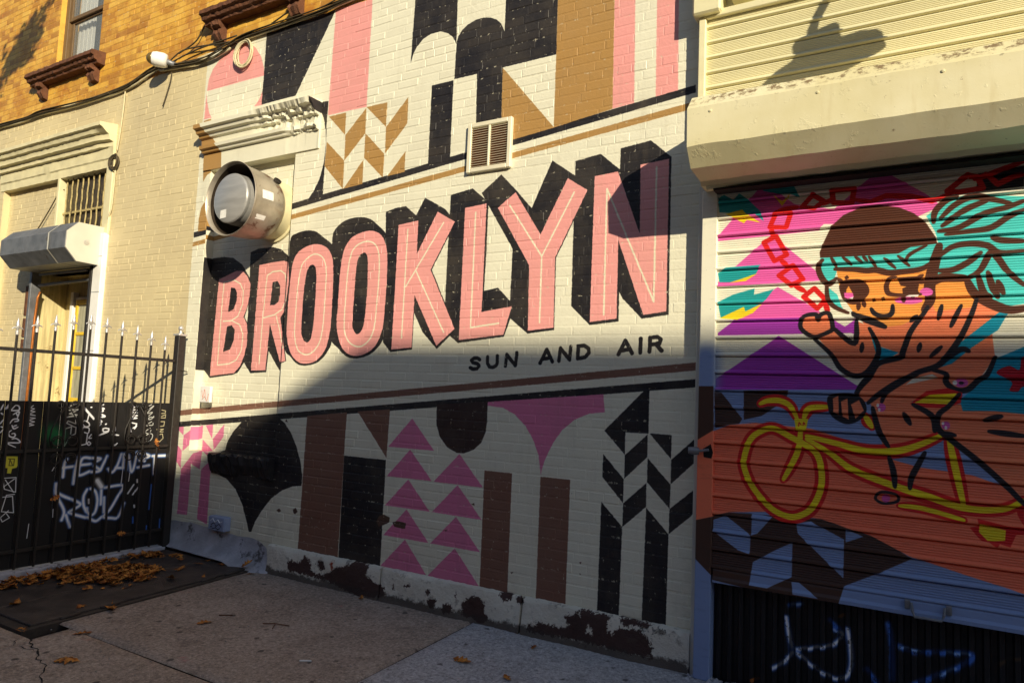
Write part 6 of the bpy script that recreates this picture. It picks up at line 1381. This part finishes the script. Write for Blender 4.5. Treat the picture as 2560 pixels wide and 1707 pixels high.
# street tree behind the camera whose branch shades the yellow wall
tree = thing('street_tree', 'street tree off to the left casting leaf shadows on the yellow wall', 'tree', loc=(-8.4, -2.8, -.1))
BARK = plain('bark', (84, 70, 58), .9, var=.3, scale=12, bump=.8, dist=.01)
b = MB(); b.tube([(-8.4, -2.8, -.2), (-8.38, -2.8, 2.5), (-8.3, -2.75, 5), (-8.2, -2.8, 7.5), (-8.3, -2.8, 9.5)], [.16, .13, .10, .07, .03], 10); csub(b, 'trunk', BARK, tree)
rt_ = random.Random(77); crown = MB()
def limb(p, q, r_, nl=40, sp=.10):
    m_ = [Vector(p).lerp(Vector(q), t)+Vector((rt_.uniform(-.05, .05), rt_.uniform(-.05, .05), rt_.uniform(-.03, .06))) for t in (0, .35, .7, 1)]
    b = MB(); b.tube(m_, [r_, r_*.8, r_*.5, r_*.2], 6); csub(b, 'limb', BARK, tree)
    cl = [(rt_.uniform(.2, 1.05), rt_.gauss(0, sp), rt_.gauss(0, sp)) for _ in range(max(3, nl//14))]
    for t in range(nl):
        s_, a1, a2 = rt_.choice(cl); c_ = Vector(p).lerp(Vector(q), s_)+Vector((a1+rt_.gauss(0, .05), rt_.gauss(0, .08), a2+rt_.gauss(0, .045)))
        a_ = Vector((rt_.uniform(-1, 1), rt_.uniform(-1, 1), rt_.uniform(-1, 1))).normalized()*rt_.uniform(.04, .07); d_ = a_.cross(Vector((rt_.uniform(-1, 1), rt_.uniform(-1, 1), 1))).normalized()*.03
        crown.add([c_-a_, c_+d_, c_+a_, c_-d_], [(0, 1, 2, 3)])
SHX = 1.285*2.8; SHZ = .585*2.8
def sh(x, z): return (x+SHX, -2.8, z+SHZ)
limb((-8.25, -2.8, 6.4), sh(-10.8, 5.55), .03, 60)
limb(sh(-10.8, 5.55), sh(-9.95, 5.98), .015, 460, .10); limb(sh(-10.75, 5.75), sh(-10.1, 6.1), .012, 260, .09); limb(sh(-10.2, 5.9), sh(-9.66, 6.38), .010, 70, .05); limb(sh(-11.2, 5.3), sh(-10.65, 5.35), .012, 60, .06)
for k in range(12):
    a_ = rt_.uniform(1.5, 4.8); z = rt_.uniform(6.2, 8.6); limb((-8.25, -2.8, z), (-8.4+1.6*math.cos(a_), -2.8+1.6*math.sin(a_), z+rt_.uniform(.4, 1.4)), .03, 60, .2)
csub(crown, 'crown', LEAF, tree, False)
